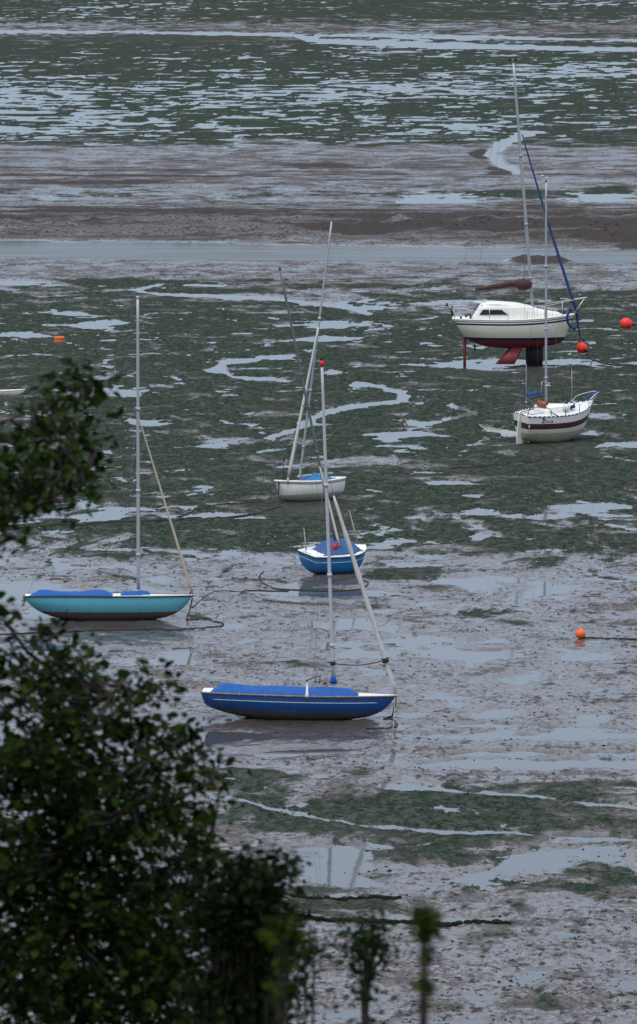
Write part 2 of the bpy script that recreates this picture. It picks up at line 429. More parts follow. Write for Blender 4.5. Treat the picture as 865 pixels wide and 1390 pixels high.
# keels, rudder, propeller
bm = bmesh.new()
def fin(x0, x1, x2, x3, yt, yb, zt, zb, th=.06):
    secs = []
    for q in (0, .5, 1):
        xa = x0+(x2-x0)*q; xb = x1+(x3-x1)*q; y = yt+(yb-yt)*q; z = zt+(zb-zt)*q
        secs.append([Vector((xa, y, z)), Vector((xa+(xb-xa)*.3, y-th, z)), Vector((xb-(xb-xa)*.15, y-th*.6, z)), Vector((xb, y, z)), Vector((xb-(xb-xa)*.15, y+th*.6, z)), Vector((xa+(xb-xa)*.3, y+th, z))])
    loft(bm, secs, close=True)
def gx(px): return (px-697)/26.0+3.2
fin(gx(696), gx(713), gx(672.5), gx(699), -.30, -.85, 1.35, .32); build('keel', bm, 'redfoul', c)
bm = bmesh.new(); fin(gx(713.5), gx(738), gx(714), gx(737), .45, .62, 1.5, -.05); tag(build('keel', bm, 'shaded_foul', c), 'dark shaded twin keel')
bm = bmesh.new(); fin(gx(628), gx(632.5), gx(628.5), gx(632.5), .0, .0, 1.75, -.12, .03); build('rudder', bm, 'redfoul', c)
bm = bmesh.new(); px_ = gx(644); tube(bm, [(px_+.5, 0, 1.32), (px_, 0, 1.17)], .02, 6)
for k in range(3):
    an = k*2.09+.5; e = Vector((px_, math.cos(an)*.17, 1.17+math.sin(an)*.17)); tube(bm, [(px_, 0, 1.17), e], [.03, .07], 6, flat=.3)
build('propeller', bm, 'black', c)
# mast, boom, sails
Yb = (pose(c) @ Vector((4.2, 0, 3))).y
mb2 = loc_(c, V(723.5, 417, Yb)); mtop = loc_(c, V(697, 84, Yb))
mm = mast(c, mb2, mtop, .085, .06, 'alloy', spreaders=[(.37, .62)], head=.05)
d = (mtop-mb2).normalized()
bm = bmesh.new(); tube(bm, [mtop, mtop+Vector((.16, 0, .12)), mtop+Vector((.16, 0, .62))], .012, 5); tube(bm, [mtop+Vector((-.28, 0, .08)), mtop+Vector((.3, 0, .05))], .012, 5)
box(bm, mtop+Vector((-.16, 0, .14)), (.14, .03, .12)); box(bm, mtop+Vector((.1, 0, .14)), (.08, .06, .18)); build('wind_vane', bm, 'black', mm)
g0 = loc_(c, V(645, 393, Yb)); g1 = loc_(c, V(720, 381, Yb)); 
n = 22; pp = [g0.lerp(g1, i/n)+Vector((0, 0, .012*math.sin(i*1.1)-(.14 if 17 < i < 22 else 0))) for i in range(n+1)]
rr = [.05, .10, .12, .13, .14, .15, .155, .16, .165, .17, .175, .18, .185, .19, .20, .21, .24, .30, .38, .43, .42, .36, .22]
rr = [r*(.98+.04*math.sin(i*2.3)) for i, r in enumerate(rr)]
bm = bmesh.new(); tube(bm, pp, rr, 14, flat=.8); fm = build('furled_mainsail', bm, 'sail_brown', c)
for i in (2, 5, 8, 11, 14):
    bm = bmesh.new(); dd = (g1-g0).normalized()*.015; tube(bm, [pp[i]-dd, pp[i]+dd], rr[i]*1.04, 14, flat=.82); build('sail_tie', bm, 'black', fm)
bm = bmesh.new(); tube(bm, [g0+Vector((-.1, 0, -.02)), g1+Vector((.15, 0, -.12))], .045, 8); build('boom', bm, 'alloy', c)
bw = loc_(c, V(782, 420, Yb)); hd = loc_(c, V(709, 182, Yb)); bm = bmesh.new()
pp = [bw.lerp(hd, i/16)-Vector((0, 0, .16*math.sin(math.pi*i/16))) for i in range(17)]
tube(bm, pp, [.05]+[.088-.052*i/16 for i in range(1, 17)], 9); build('furled_genoa', bm, 'genoa_blue', c)
bm = bmesh.new(); tube(bm, [bw-Vector((0, 0, .08)), bw+Vector((0, 0, .03))], .1, 10); build('furling_drum', bm, 'black', c)
lp = [loc_(c, V(x, y, Yb-1.0+(x-772)*.08)) for x, y in ((773, 421), (769.5, 430), (772, 440), (778, 446), (783, 442), (783.5, 430), (782, 424))]
bm = bmesh.new(); tube(bm, smooth_path(lp, 5), .055, 7); tube(bm, smooth_path([l+Vector((.05, .12, -.04)) for l in lp], 5), .04, 7); box(bm, lp[0]+Vector((.05, .1, .05)), (.28, .25, .2), bev=.07); build('rope_coil', bm, 'rope_blue', c)
# pulpit, stanchions
pul = []
def hp_(t, dz, side=-1, dx=0, ins=.06): 
    p = h.pt(t, h.zs(t), side, -ins); return Vector((p.x+dx, p.y, p.z+dz))
bm = bmesh.new(); tip = loc_(c, V(797, 404, Yb)); 
back = [hp_(.74, .62, s_) for s_ in (-1, 1)]
tube(bm, smooth_path([back[0], hp_(.88, .72, -1), tip+Vector((-.15, -.16, 0)), tip+Vector((0, 0, 0)), tip+Vector((-.15, .16, 0)), hp_(.88, .72, 1), back[1]], 5), .02, 6)
for s_ in (-1, 1):
    tube(bm, [hp_(.74, .0, s_), back[(s_+1)//2]], .018, 6); tube(bm, [hp_(.88, 0, s_), hp_(.88, .72, s_)], .018, 6)
    tube(bm, [hp_(.97, 0, s_, ins=.0), tip+Vector((-.1, .14*s_, 0))], .02, 6)
build('pulpit', bm, 'steel', c)
bm = bmesh.new(); pt_ = [(-.05, .62)]
for s_ in (-1, 1):
    tube(bm, smooth_path([hp_(.16, .0, s_), hp_(.15, .45, s_), hp_(.12, .55, s_), hp_(.02, .58, s_, -.1), Vector((-.16, s_*.3, 3.25))], 4), .018, 6)
    tube(bm, [hp_(.02, 0, s_), hp_(.02, .58, s_, -.1)], .018, 6)
tube(bm, [Vector((-.16, -.3, 3.25)), Vector((-.16, .3, 3.25))], .018, 6); build('pushpit', bm, 'steel', c)
for t in (.30, .45, .60):
    for s_ in (-1, 1): line('stanchion', [hp_(t, 0, s_), hp_(t, .58, s_)], .014, 'steel', c)
for s_ in (-1, 1): line('lifeline', [hp_(.15, .45, s_), hp_(.30, .57, s_), hp_(.45, .57, s_), hp_(.60, .57, s_), hp_(.74, .6, s_)], .007, 'wire', c, 4)
bm = bmesh.new(); box(bm, (-.02, .05, 2.95), (.14, .16, .26), bev=.03); box(bm, (-.03, .04, 3.2), (.2, .18, .2), bev=.05); tube(bm, [(-.02, 0, 2.9), (-.30, 0, 3.35)], .018, 6); box(bm, (-.3, 0, 3.38), (.1, .1, .16), bev=.02)
build('outboard_bracket', bm, 'black', c)
for x, y in ((.45, -.55), (.95, -.5), (.7, .2)): bm = bmesh.new(); tube(bm, [(x, y, 2.6), (x, y, 2.82)], [.07, .05], 7); build('winch', bm, 'black', c)
bm = bmesh.new(); box(bm, (5.75, .05, 2.98), (.36, .24, .2), bev=.05); build('windlass', bm, 'black', c)
rig(c, [(mtop, Vector((.0, 0, 3.2))), (mb2.lerp(mtop, .37)+Vector((-.08, -.62, .05)), hp_(.58, 0, -1)), (mb2.lerp(mtop, .37)+Vector((-.08, .62, .05)), hp_(.58, 0, 1)),
        (mtop, mb2.lerp(mtop, .37)+Vector((-.08, -.62, .05))), (mtop, mb2.lerp(mtop, .37)+Vector((-.08, .62, .05))), (mb2.lerp(mtop, .36), hp_(.66, 0, -1)), (mtop, g0)], rad=.006)
BOWC = pose(c) @ (h.pt(.99, h.zs(.99), 1))

# ---- D: white and brown-striped small yacht, right
YD = 40
d_ = boat('sailing_boat', 748, 601, YD, heel=7, pitch=-1, anchor=Vector((1.9, -.1, 0)))
tag(d_, 'small white yacht with a brown side stripe, transom towards us, on green mud', 'boat', BOATS)
h = Hull(4.45, 1.0, .50, 1.50, 1.80, 1.50, .40, .55, tm=.48, tk=.45, srake=.12, brake=.45, bp=12, pb=2.1, k=2.3)
h.hull([(lambda t: .70, 0), (lambda t: h.zs(t)-.60, 1), (lambda t: h.zs(t)-.33, 2), (None, 3)], ['stained', 'cream', 'brown', 'white'], d_)
h.deck('deck', d_, drop=.02, camber=.08)
bm = bmesh.new()     # dashed toe rail
for side in (-1, 1):
    tube(bm, [h.pt(i/60*.985, h.zs(i/60*.985), side, 0) for i in range(61)], .03, 5)
for f in bm.faces:
    f.material_index = 1 if int(f.calc_center_median().x/h.L*60) % 3 == 2 else 0
build('toe_rail', bm, ['black', 'white'], d_)
bm = bmesh.new(); secs = []
for x, hw, zt in ((1.15, .5, 1.64), (1.25, .52, 1.80), (1.9, .52, 1.82), (2.7, .42, 1.76), (3.2, .26, 1.66)):
    zb = 1.48; secs.append([Vector((x, -hw, zb)), Vector((x, -hw*.9, zt-.03)), Vector((x, -hw*.5, zt)), Vector((x, hw*.5, zt)), Vector((x, hw*.9, zt-.03)), Vector((x, hw, zb))])
loft(bm, secs); cr = build('coachroof', bm, 'white', d_)
bm = bmesh.new(); box(bm, (1.22, -.02, 1.90), (.06, .62, .30), bev=.02); build('washboard', bm, 'wood', cr)
bm = bmesh.new(); box(bm, (.72, -.05, 1.57), (.85, .6, .05), bev=.02); build('cockpit_floor', bm, 'deck', d_)
bm = bmesh.new(); box(bm, (2.3, -.52, 1.74), (.32, .24, .22), bev=.04); build('locker', bm, 'white', d_)
bm = bmesh.new(); box(bm, (2.75, -.45, 1.74), (.3, .16, .14), bev=.05); tube(bm, [(2.6, -.5, 1.64), (2.9, -.4, 1.86)], .04, 6); build('winch', bm, 'black', d_)
bm = bmesh.new(); secs = []    # rudder and skeg on the transom
for z, x0, x1 in ((1.58, -.10, .02), (1.1, -.13, .06), (.5, -.16, .18), (.05, -.10, .26)): secs.append([Vector((x0, -.03, z)), Vector((x1, -.03, z)), Vector((x1, .03, z)), Vector((x0, .03, z))])
loft(bm, secs, close=True); build('rudder', bm, 'white', d_, smooth=False)
bm = bmesh.new(); tube(bm, [(-.05, 0, 1.6), (.7, -.1, 1.75)], .022, 6); build('tiller', bm, 'wood', d_)
bm = bmesh.new(); q0 = h.pt(.05, .40, -1, .02); q1 = h.pt(.012, 1.1, -1, .015); tube(bm, [q0, q1], .022, 6); build('drain_pipe', bm, 'white', d_)
Yb = (pose(d_) @ Vector((1.75, 0, 1.8))).y
mb2 = loc_(d_, V(741.5, 549, Yb)); mtop = loc_(d_, V(741.5, 246, Yb))
mm = mast(d_, mb2, mtop, .058, .045, 'alloy', spreaders=[(.43, .5)], head=.04)
bm = bmesh.new(); tube(bm, [mtop+Vector((-.25, .05, .12)), mtop+Vector((.05, 0, .16)), mtop+Vector((.25, -.1, .08))], .014, 5); tube(bm, [mtop, mtop+Vector((.05, 0, .25))], .014, 5); box(bm, mtop+Vector((-.15, .1, .22)), (.12, .05, .1)); build('wind_vane', bm, 'steel', mm)
bm = bmesh.new(); tube(bm, [mb2-Vector((0, 0, .1)), mb2+Vector((0, 0, .12))], .09, 8); build('mast_step', bm, 'black', mm)
bm = bmesh.new(); p = mb2.lerp(mtop, .10); tube(bm, [p+Vector((0, .28, 0)), p+Vector((0, -.28, 0))], .015, 5); tube(bm, [p-Vector((.1, .1, .12)), p+Vector((.1, -.2, -.12))], .035, 6); tube(bm, [p+Vector((-.14, .12, .0)), p+Vector((-.14, .12, -.5))], .015, 5); build('halyard_cleat', bm, 'steel', mm)
def dp(t, dz, side=-1, ins=.04): 
    q = h.pt(t, h.zs(t), side, -ins); return q+Vector((0, 0, dz))
for (px, y0, y1) in ((714.5, 494, 545), (776.5, 500, 543)):
    a0 = loc_(d_, V(px, y1, Yb)); a1 = loc_(d_, V(px, y0, Yb)); bm = bmesh.new(); tube(bm, [a0, a1], [.019, .011], 6)
    tube(bm, [a0-Vector((0, 0, .05)), a0], .05, 7); build('antenna_pole', bm, 'white_alloy', d_)
ra = [loc_(d_, V(x, y, Yb+o)) for x, y, o in ((713, 536.5, 0), (722, 535, .1), (735, 531.5, .3))]
bm = bmesh.new(); tube(bm, ra, [.055, .075, .06], 8); build('rolled_dodger', bm, 'cover_royal', d_)
rb = [loc_(d_, V(x, y, Yb+1.3)) for x, y in ((796.5, 539), (804, 537), (811, 533), (812, 531))]
bm = bmesh.new(); tube(bm, rb, [.04, .06, .07, .05], 8); build('rolled_dodger', bm, 'cover_royal', d_)
bm = bmesh.new(); tp = rb[-1]
for s_ in (-1, 1): tube(bm, smooth_path([dp(.82, 0, s_), dp(.86, .32, s_), tp+Vector((0, .08*s_, -.02)), dp(.985, 0.02, s_, 0)], 4), .02, 6)
build('pulpit', bm, 'steel', d_)
bm = bmesh.new()
for s_ in (-1, 1):
    tube(bm, smooth_path([dp(.25, 0, s_), dp(.22, .36, s_), dp(.03, .42, s_), dp(.0, 0, s_)], 4), .017, 6)
tube(bm, [dp(.03, .42, -1), dp(.03, .42, 1)], .017, 6); tube(bm, [loc_(d_, V(714.5, 541, Yb)), dp(.33, 0, -1)], .022, 6); build('pushpit', bm, 'dark_alloy', d_)
for t in (.42, .62):
    for s_ in (-1, 1): line('stanchion', [dp(t, 0, s_), dp(t, .40, s_)], .016, 'dark_alloy', d_)
for s_ in (-1, 1): line('lifeline', [dp(.22, .36, s_), dp(.42, .4, s_), dp(.62, .4, s_), dp(.86, .32, s_)], .006, 'wire', d_, 4)
rig(d_, [(mtop, tp), (mb2.lerp(mtop, .43)+Vector((-.08, -.5, .05)), dp(.42, 0, -1)), (mtop, mb2.lerp(mtop, .43)+Vector((-.08, -.5, .05))), (mtop, dp(.02, .4, 0)), (mb2.lerp(mtop, .43)+Vector((-.08, .5, .05)), dp(.42, 0, 1))], rad=.0055)
# boat name, laid on the topsides
def lettering(text, h, root, x0, z0, size, first=1.45, side=-1, mat='black'):
    cx = x0
    for i, ch in enumerate(text):
        cu = bpy.data.curves.new('t', 'FONT'); cu.body = ch; cu.size = size*(first if i == 0 else 1); cu.offset = size*.035; cu.shear = .35
        tmp = bpy.data.objects.new('t', cu); C.objects.link(tmp)
        dg = bpy.context.evaluated_depsgraph_get(); me = bpy.data.meshes.new_from_object(tmp.evaluated_get(dg))
        bpy.data.objects.remove(tmp); bm = bmesh.new(); bm.from_mesh(me); bpy.data.meshes.remove(me)
        wd = max((v.co.x for v in bm.verts), default=0)
        bmesh.ops.triangulate(bm, faces=bm.faces)
        for v in bm.verts:
            x = cx+v.co.x; z = z0+v.co.y; t = x/h.L
            q = h.pt(t, z+h.zs(t), side, .012); q.x = x; v.co = q
        build('name_letter', bm, mat, root, smooth=False, recalc=False)
        cx += wd+size*.05
lettering('Livia', h, d_, .62, -.28, .19)
bm = bmesh.new()   # small bird emblem over the first letter
for k in range(3):
    x = .66+.05*k; t = x/h.L; box(bm, h.pt(t, h.zs(t)-.06-.035*k, -1, .012), (.10, .012, .05), rot=Matrix.Rotation(.6, 3, 'Y'))
build('bird_emblem', bm, 'black', d_)
tx = .0; cu = None

# ---- E: small white dinghy, middle
e_ = boat('sailing_boat', 414, 681, 214, heel=5, anchor=Vector((1.7, .0, 0)))
tag(e_, 'small white sailing dinghy with a blue cover and two raised white spars, mid picture', 'boat', BOATS)
h = Hull(3.12, .82, .55, .92, .98, .86, .22, .30, tm=.46, tk=.45, srake=.05, brake=.08, bp=10, pb=3.0, k=2.6, m=.5)
h.hull([(lambda t: .40, 0), (None, 1)], ['stained', 'white'], e_)
h.deck('white', e_, drop=.0, camber=.05); h.rim('white', e_, .045, name='gunwale', dz=.03)
bmr = bmesh.new(); tube(bmr, [h.pt(t, h.zs(t)-.06, 1, .01) for t in [i/20 for i in range(21)]], .012, 5); build('rubbing_strake', bmr, 'navy', e_)
cover(h, .10, .62, lambda u: .30*math.sin(math.pi*min(1, u*1.1)), 'cover_sky', e_, edge=.05, inset=.16, lump=.05, seed=3)
Yb = (pose(e_) @ Vector((2.0, 0, .9))).y
mb2 = loc_(e_, V(407, 648, Yb)); mtop = loc_(e_, V(450.5, 299, Yb))
mm = mast(e_, mb2, mtop, .05, .035, 'alloy', spreaders=[(.45, .3)], head=.05)
j0 = loc_(e_, V(391.5, 648, Yb-.8)); j1 = loc_(e_, V(432.5, 443, Yb))
bm = bmesh.new(); tube(bm, [j0.lerp(j1, i/14) for i in range(15)], [.05]+[.075-.035*i/14 for i in range(1, 15)], 9); tube(bm, [j0, j0+(j0-j1).normalized()*.25], .04, 7); build('furled_jib', bm, 'sail', e_)
bm = bmesh.new(); pp = [mb2+Vector((.1, 0, .05)), Vector((.25, .0, 1.16))]; tube(bm, pp, .04, 8); build('boom', bm, 'alloy', e_)
rig(e_, [(mb2.lerp(mtop, .62), h.pt(.5, h.zs(.5), 1)), (mb2.lerp(mtop, .62), h.pt(.5, h.zs(.5), -1)), (j1, mb2.lerp(mtop, .66))], rad=.004)
fl = loc_(e_, V(385.5, 642, Yb-.8)); bm = bmesh.new(); tube(bm, [fl-Vector((0, 0, .28)), fl+Vector((-.0, 0, .75))], .014, 5); box(bm, fl+Vector((-.03, 0, .62)), (.07, .05, .3), bev=.01); build('burgee_staff', bm, 'brown', e_)
BOWE = pose(e_) @ (h.pt(.97, h.zs(.97)-.03, 1))

# ---- F: bright blue small boat
f_ = boat('sailing_boat', 452, 779, 32, heel=6, anchor=Vector((1.15, -.05, 0)))
tag(f_, 'small bright blue boat with white deck edge, tented blue cover and leaning dark mast', 'boat', BOATS)
h = Hull(2.55, .88, .62, .88, 1.02, .88, .22, .30, tm=.48, tk=.48, srake=.12, brake=.15, bp=8, pb=3.0, k=2.5)
h.hull([(lambda t: .10, 0), (lambda t: h.zs(t)-.21, 1), (lambda t: h.zs(t)-.185, 2), (None, 1)], ['stained', 'bright_blue', 'white'], f_)
h.deck('white', f_, drop=.0, camber=.06); h.rim('black', f_, .022, dz=-.03)
h.rim('white', f_, .03, name='gunwale', dz=.01, off=-.03)
cover(h, .16, .86, lambda u: .52*(1-abs(u-.4)*.9), 'cover_blue', f_, edge=.03, inset=.20, lump=.04, seed=8, ends=.2)
Yb = (pose(f_) @ Vector((1.3, -.3, .9))).y
mb2 = loc_(f_, V(456.5, 741, Yb)); mtop = loc_(f_, V(380, 365, Yb))
mm = mast(f_, mb2, mtop, .052, .04, 'dark_alloy', head=.1, spreaders=[(.5, .3)])
j0 = loc_(f_, V(461, 741, Yb-.3)); j1 = loc_(f_, V(433, 628, Yb))
bm = bmesh.new(); tube(bm, [j0.lerp(j1, i/10) for i in range(11)], [.03]+[.05-.015*i/10 for i in range(1, 11)], 8); build('furled_jib', bm, 'sail', f_)
for (x0, y0, x1, y1) in ((416, 750, 412.5, 716), (486, 739, 474.5, 693)):
    line('whip_pole', [loc_(f_, V(x0, y0, Yb-.1)), loc_(f_, V((x0+x1)/2, (y0+y1)/2, Yb-.1)), loc_(f_, V(x1, y1, Yb-.1))], [.035, .028, .012], 'rope_light', f_)
can = loc_(f_, V(455, 743, Yb-.35)); bm = bmesh.new(); box(bm, can, (.17, .12, .28), bev=.015); tube(bm, [can+Vector((-.05, 0, .13)), can+Vector((-.05, 0, .19)), can+Vector((.05, 0, .19)), can+Vector((.05, 0, .13))], .012, 5)
fc = build('fuel_can', bm, 'red', None)   # rests in the boat: its own thing
fc.matrix_world = pose(f_); tag(fc, 'red fuel can standing on the deck of the bright blue boat', 'fuel can')
for t in (.15, .25, .62, .8): bm = bmesh.new(); box(bm, h.pt(t, h.zs(t), -1, -.12)+Vector((0, 0, .05)), (.16, .03, .03), bev=.01); build('cleat', bm, 'black', f_)
rig(f_, [(mb2.lerp(mtop, .55), h.pt(.5, h.zs(.5), 1)), (mb2.lerp(mtop, .55), h.pt(.42, h.zs(.42), -1))], rad=.004)
BOWF = pose(f_) @ h.pt(.6, h.zs(.6), -1)

# ---- G: low white dinghy cut by the left edge
g_ = boat('rowing_dinghy', 0, 537, -3, heel=-3, anchor=Vector((1.6, 0, 0)), sink=.12)
tag(g_, 'low white dinghy lying on green mud, cut by the left edge of the picture', 'dinghy')
h = Hull(2.85, .6, .45, .40, .44, .36, .10, .14, tm=.45, tk=.45, bp=10)
h.hull([(lambda t: .1, 0), (None, 1)], ['stained', 'white'], g_, nt=30); h.deck('stained', g_, drop=.12, camber=0); h.rim('white', g_, .025, name='gunwale')
bm = bmesh.new(); box(bm, (1.3, 0, .34), (.22, 1.0, .03)); build('thwart', bm, 'wood', g_)

# ------------------------------------------------------------------ buoys
def buoy(px, py, rad, mat, label, name='mooring_buoy', tilt=(0, 60, 0), group='mooring buoys', cat='buoy', lift=0.85, z=None):
    g = G(px, py); o = empty(name, g, tuple(R(x) for x in tilt)); 
    cz = rad*lift; Rm = o.rotation_euler.to_matrix().inverted(); ctr = Rm @ Vector((0, 0, cz if z is None else z))
    bm = bmesh.new(); bmesh.ops.create_uvsphere(bm, u_segments=24, v_segments=16, radius=rad)
    for v in bm.verts:
        if v.co.z < 0: v.co.z *= 1.18; v.co.x *= 1-.12*abs(v.co.z)/rad; v.co.y *= 1-.12*abs(v.co.z)/rad
        v.co += ctr
    build('float', bm, mat, o)
    bm = bmesh.new(); e = ctr-Vector((0, 0, rad*1.12)); tube(bm, [e, e-Vector((0, 0, rad*.28))], [rad*.34, rad*.22], 10)
    ringp = [e-Vector((0, 0, rad*.35))+Vector((math.cos(k*math.pi/5)*rad*.22, 0, math.sin(k*math.pi/5)*rad*.22)) for k in range(11)]
    tube(bm, ringp, rad*.07, 5); build('mooring_eye', bm, 'black', o)
    bm = bmesh.new(); tube(bm, [ctr+Vector((0, 0, rad*.93)), ctr+Vector((0, 0, rad*1.08))], [rad*.2, rad*.12], 8); build('top_cap', bm, 'black', o)
    return tag(o, label, cat, group)
buoy(850, 446, .34, 'buoy_red', 'round red buoy on the mud at the right edge, its black fitting facing right', tilt=(0, -85, 0))
# second red buoy hangs on the cruiser's mooring rope
g = G(790, 499); o = empty('mooring_buoy', V(790, 472, g.y), (R(0), R(-62), R(0)))
rad = .29; bm = bmesh.new(); bmesh.ops.create_uvsphere(bm, u_segments=24, v_segments=16, radius=rad)
for v in bm.verts:
    if v.co.z < 0: v.co.z *= 1.12
build('float', bm, 'buoy_red', o); bm = bmesh.new(); tube(bm, [(0, 0, -rad*1.08), (0, 0, -rad*1.3)], [.09, .06], 8); tube(bm, [(0, -.32, -.1), (0, -.2, -.29), (0, 0, -.37), (0, .2, -.29), (0, .32, -.1)], .035, 6); build('mooring_eye', bm, 'black', o)
tag(o, 'red buoy hanging on the mooring rope beneath the white yacht bow', 'buoy', 'mooring buoys')
BH = o.location.copy()
buoy(788, 867, .175, 'buoy_orange', 'small bright orange buoy on wet mud at the end of a dark rope', tilt=(20, -25, 0), lift=.95)
dg_ = empty('drum_buoy', G(80.5, 466), (0, 0, R(10))); bm = bmesh.new()
pr = [(.0, 0), (.26, .0), (.30, .04), (.31, .15), (.29, .19), (.29, .22), (.31, .26), (.30, .35), (.26, .39), (0, .40)]
rings = [[bm.verts.new((r*math.cos(2*math.pi*k/24), r*math.sin(2*math.pi*k/24), z)) for k in range(24)] for r, z in pr[1:-1]]
for a0, b0 in zip(rings, rings[1:]):
    for k in range(24): bm.faces.new((a0[k], a0[(k+1) % 24], b0[(k+1) % 24], b0[k]))
bm.faces.new(rings[0]); bm.faces.new(rings[-1]); build('float', bm, 'drum_orange', dg_)
bm = bmesh.new(); tube(bm, [Vector((.08*math.cos(k*.63), 0, .40+.08*abs(math.sin(k*.63)))) for k in range(6)], .015, 5); build('lifting_eye', bm, 'black', dg_)
tag(dg_, 'squat orange drum buoy with a band round it, alone on the green mud at left', 'buoy')

# ------------------------------------------------------------------ ropes lying on the mud
deferred = []
def rope(*a_, **k_): deferred.append((a_, k_))
def lay_rope(pts, rad, label, mat='rope', wob=.012, name='mooring_rope', pre=(), post=(), seed=0, cat='rope'):
    r = random.Random(seed); P = [G(x, y, .0) for x, y in pts]
    P = list(pre)+P+list(post); S = smooth_path(P, 10)
    S = [p+Vector((r.uniform(-wob, wob)*.4, r.uniform(-wob, wob), 0)) if i > 10*len(pre) and p.z < .08 else p for i, p in enumerate(S)]
    for i, p in enumerate(S):
        if i >= 10*len(pre):
            gz = max(0.0, float(interpZ(np.array([p.x]), np.array([p.y]))[0][0])); p.z = gz+rad*.8
    bm = bmesh.new(); tube(bm, S, [rad*r.uniform(.85, 1.25) for _ in S], 6)
    return tag(build(name, bm, mat), label, cat, 'ropes and chains on the mud')
rope([(254, 845), (275, 843.5), (297, 845), (303, 849), (285, 853.5), (240, 857), (190, 858), (140, 859), (60, 862), (-30, 866)], .022,
     'dark rope dropping from the light blue boat bow and looping on the mud', pre=[BOWA+Vector((.04, -.04, 0)), BOWA.lerp(G(255.5, 845), .5)], seed=1)
rope([(330, 803.5), (368, 802.5), (392, 803)], .018, 'long straight rope running from the light blue boat bow towards the small blue boat', pre=[BOWA+Vector((.03, 0, -.35)), G(290, 803.5, .5)], seed=2)
rope([(358, 778), (351, 787), (358, 795), (375, 799.5), (400, 801), (450, 803), (490, 800), (500, 795), (493, 790)], .02, 'dark rope curled in an arc on the mud beneath the small blue boat', seed=3)
rope([(530, 977), (521, 980), (530, 979.5), (539, 983), (536, 988), (520, 992), (496, 993)], .022, 'dark chain hanging from the royal blue boat bow to a small coil', pre=[BOWB+Vector((.02, -.03, 0)), BOWB.lerp(G(534, 977), .4)+Vector((0, 0, -.05))], seed=4, name='mooring_chain', cat='chain')
rope([(534, 1000), (531.5, 1015)], .006, 'thin loose line trailing below the royal blue boat bow', pre=[BOWB+Vector((.0, -.05, .02)), G(534, 985, .3)], seed=14, mat='rope_light', wob=.01)
rope([(377, 690), (370, 694), (340, 699), (300, 704), (262, 706), (242, 708)], .03, 'thick dark chain from the white dinghy lying out across the mud to the left', pre=[BOWE, BOWE.lerp(G(378, 690), .6)], seed=5, name='mooring_chain', cat='chain')
rope([(356, 684), (340, 684), (310, 686), (270, 693), (240, 703)], .024, 'weedy rope on the mud left of the white dinghy', seed=6)
rope([(226, 709), (170, 711), (100, 714), (60, 716), (0, 722), (-60, 724)], .028, 'long dark rope lying behind the light blue boat mast', seed=7)
rope([(756, 617), (750, 622), (725, 627), (700, 630), (670, 634), (640, 636.5), (612, 638)], .024, 'dark rope curving over green mud in front of the brown-striped yacht', pre=[G(740, 612)], seed=8)
rope([(790, 867.5), (800, 867), (820, 868), (845, 870.5), (875, 873), (930, 876)], .028, 'weedy dark rope tied to the small orange buoy', seed=9)
rope([(805, 489), (818, 493), (840, 496), (880, 497)], .026, 'dark rope from the hanging red buoy to the right edge', pre=[BH+Vector((.25, 0, -.15)), V(797, 482, BH.y)], seed=10)
rope([(700, 499), (740, 498), (775, 497), (800, 499)], .022, 'dark rope lying behind the white yacht keels', seed=11)
for k, (x0, x1, off) in enumerate(((776, 789, 0), (784, 793, 1))):
    bm = bmesh.new(); pa = BOWC+Vector((.02*k, -.05, -.1*k)); tube(bm, smooth_path([pa, pa.lerp(BH, .55)+Vector((.02+.06*k, 0, -.12)), BH+Vector((-.12+.3*k, 0, .22))], 5), .02, 5)
    tag(build('mooring_rope', bm, 'rope'), ['slack dark rope on the left between white yacht bow and hanging red buoy', 'taut dark rope on the right between white yacht bow and hanging red buoy'][k], 'rope', 'ropes and chains on the mud')
rope([(843, 440.5), (838, 441.5)], .03, 'short dark tail of rope beside the right edge red buoy', seed=13)

# weedy low ridges (remains of a groyne) at the bottom
ridges = []
def ridge(*a_): ridges.append(a_)
def lay_ridge(pts, hgt, label, seed):
    r = random.Random(seed); S = smooth_path([G(x, y, 0) for x, y in pts], 26); bm = bmesh.new()
    for p in S:
        p.z = max(0.0, float(interpZ(np.array([p.x]), np.array([p.y]))[0][0]))
        if r.random() < .12: continue
        s = r.uniform(.5, 1.35)*hgt; c0 = bmesh.ops.create_icosphere(bm, subdivisions=1, radius=s)
        ox, oy = r.uniform(-.05, .05), r.uniform(-.12, .12)
        for v in c0['verts']:
            v.co = Vector((v.co.x*1.7*r.uniform(.8, 1.2), v.co.y*1.6*r.uniform(.8, 1.2), v.co.z*.8*r.uniform(.8, 1.2)))+p+Vector((ox, oy, s*.3))
    return tag(build('weedy_groyne', bm, 'weed'), label, 'groyne', 'weedy groyne lines')
ridge([(352, 1222), (400, 1221), (450, 1224), (500, 1223), (540, 1224)], .05, 'shorter, upper dark line of weed-covered stones near the bottom', 1)
ridge([(370, 1247), (420, 1249), (470, 1250), (520, 1252), (570, 1254), (620, 1257), (690, 1257)], .062, 'longer, lower dark line of weed-covered stones near the bottom', 2)

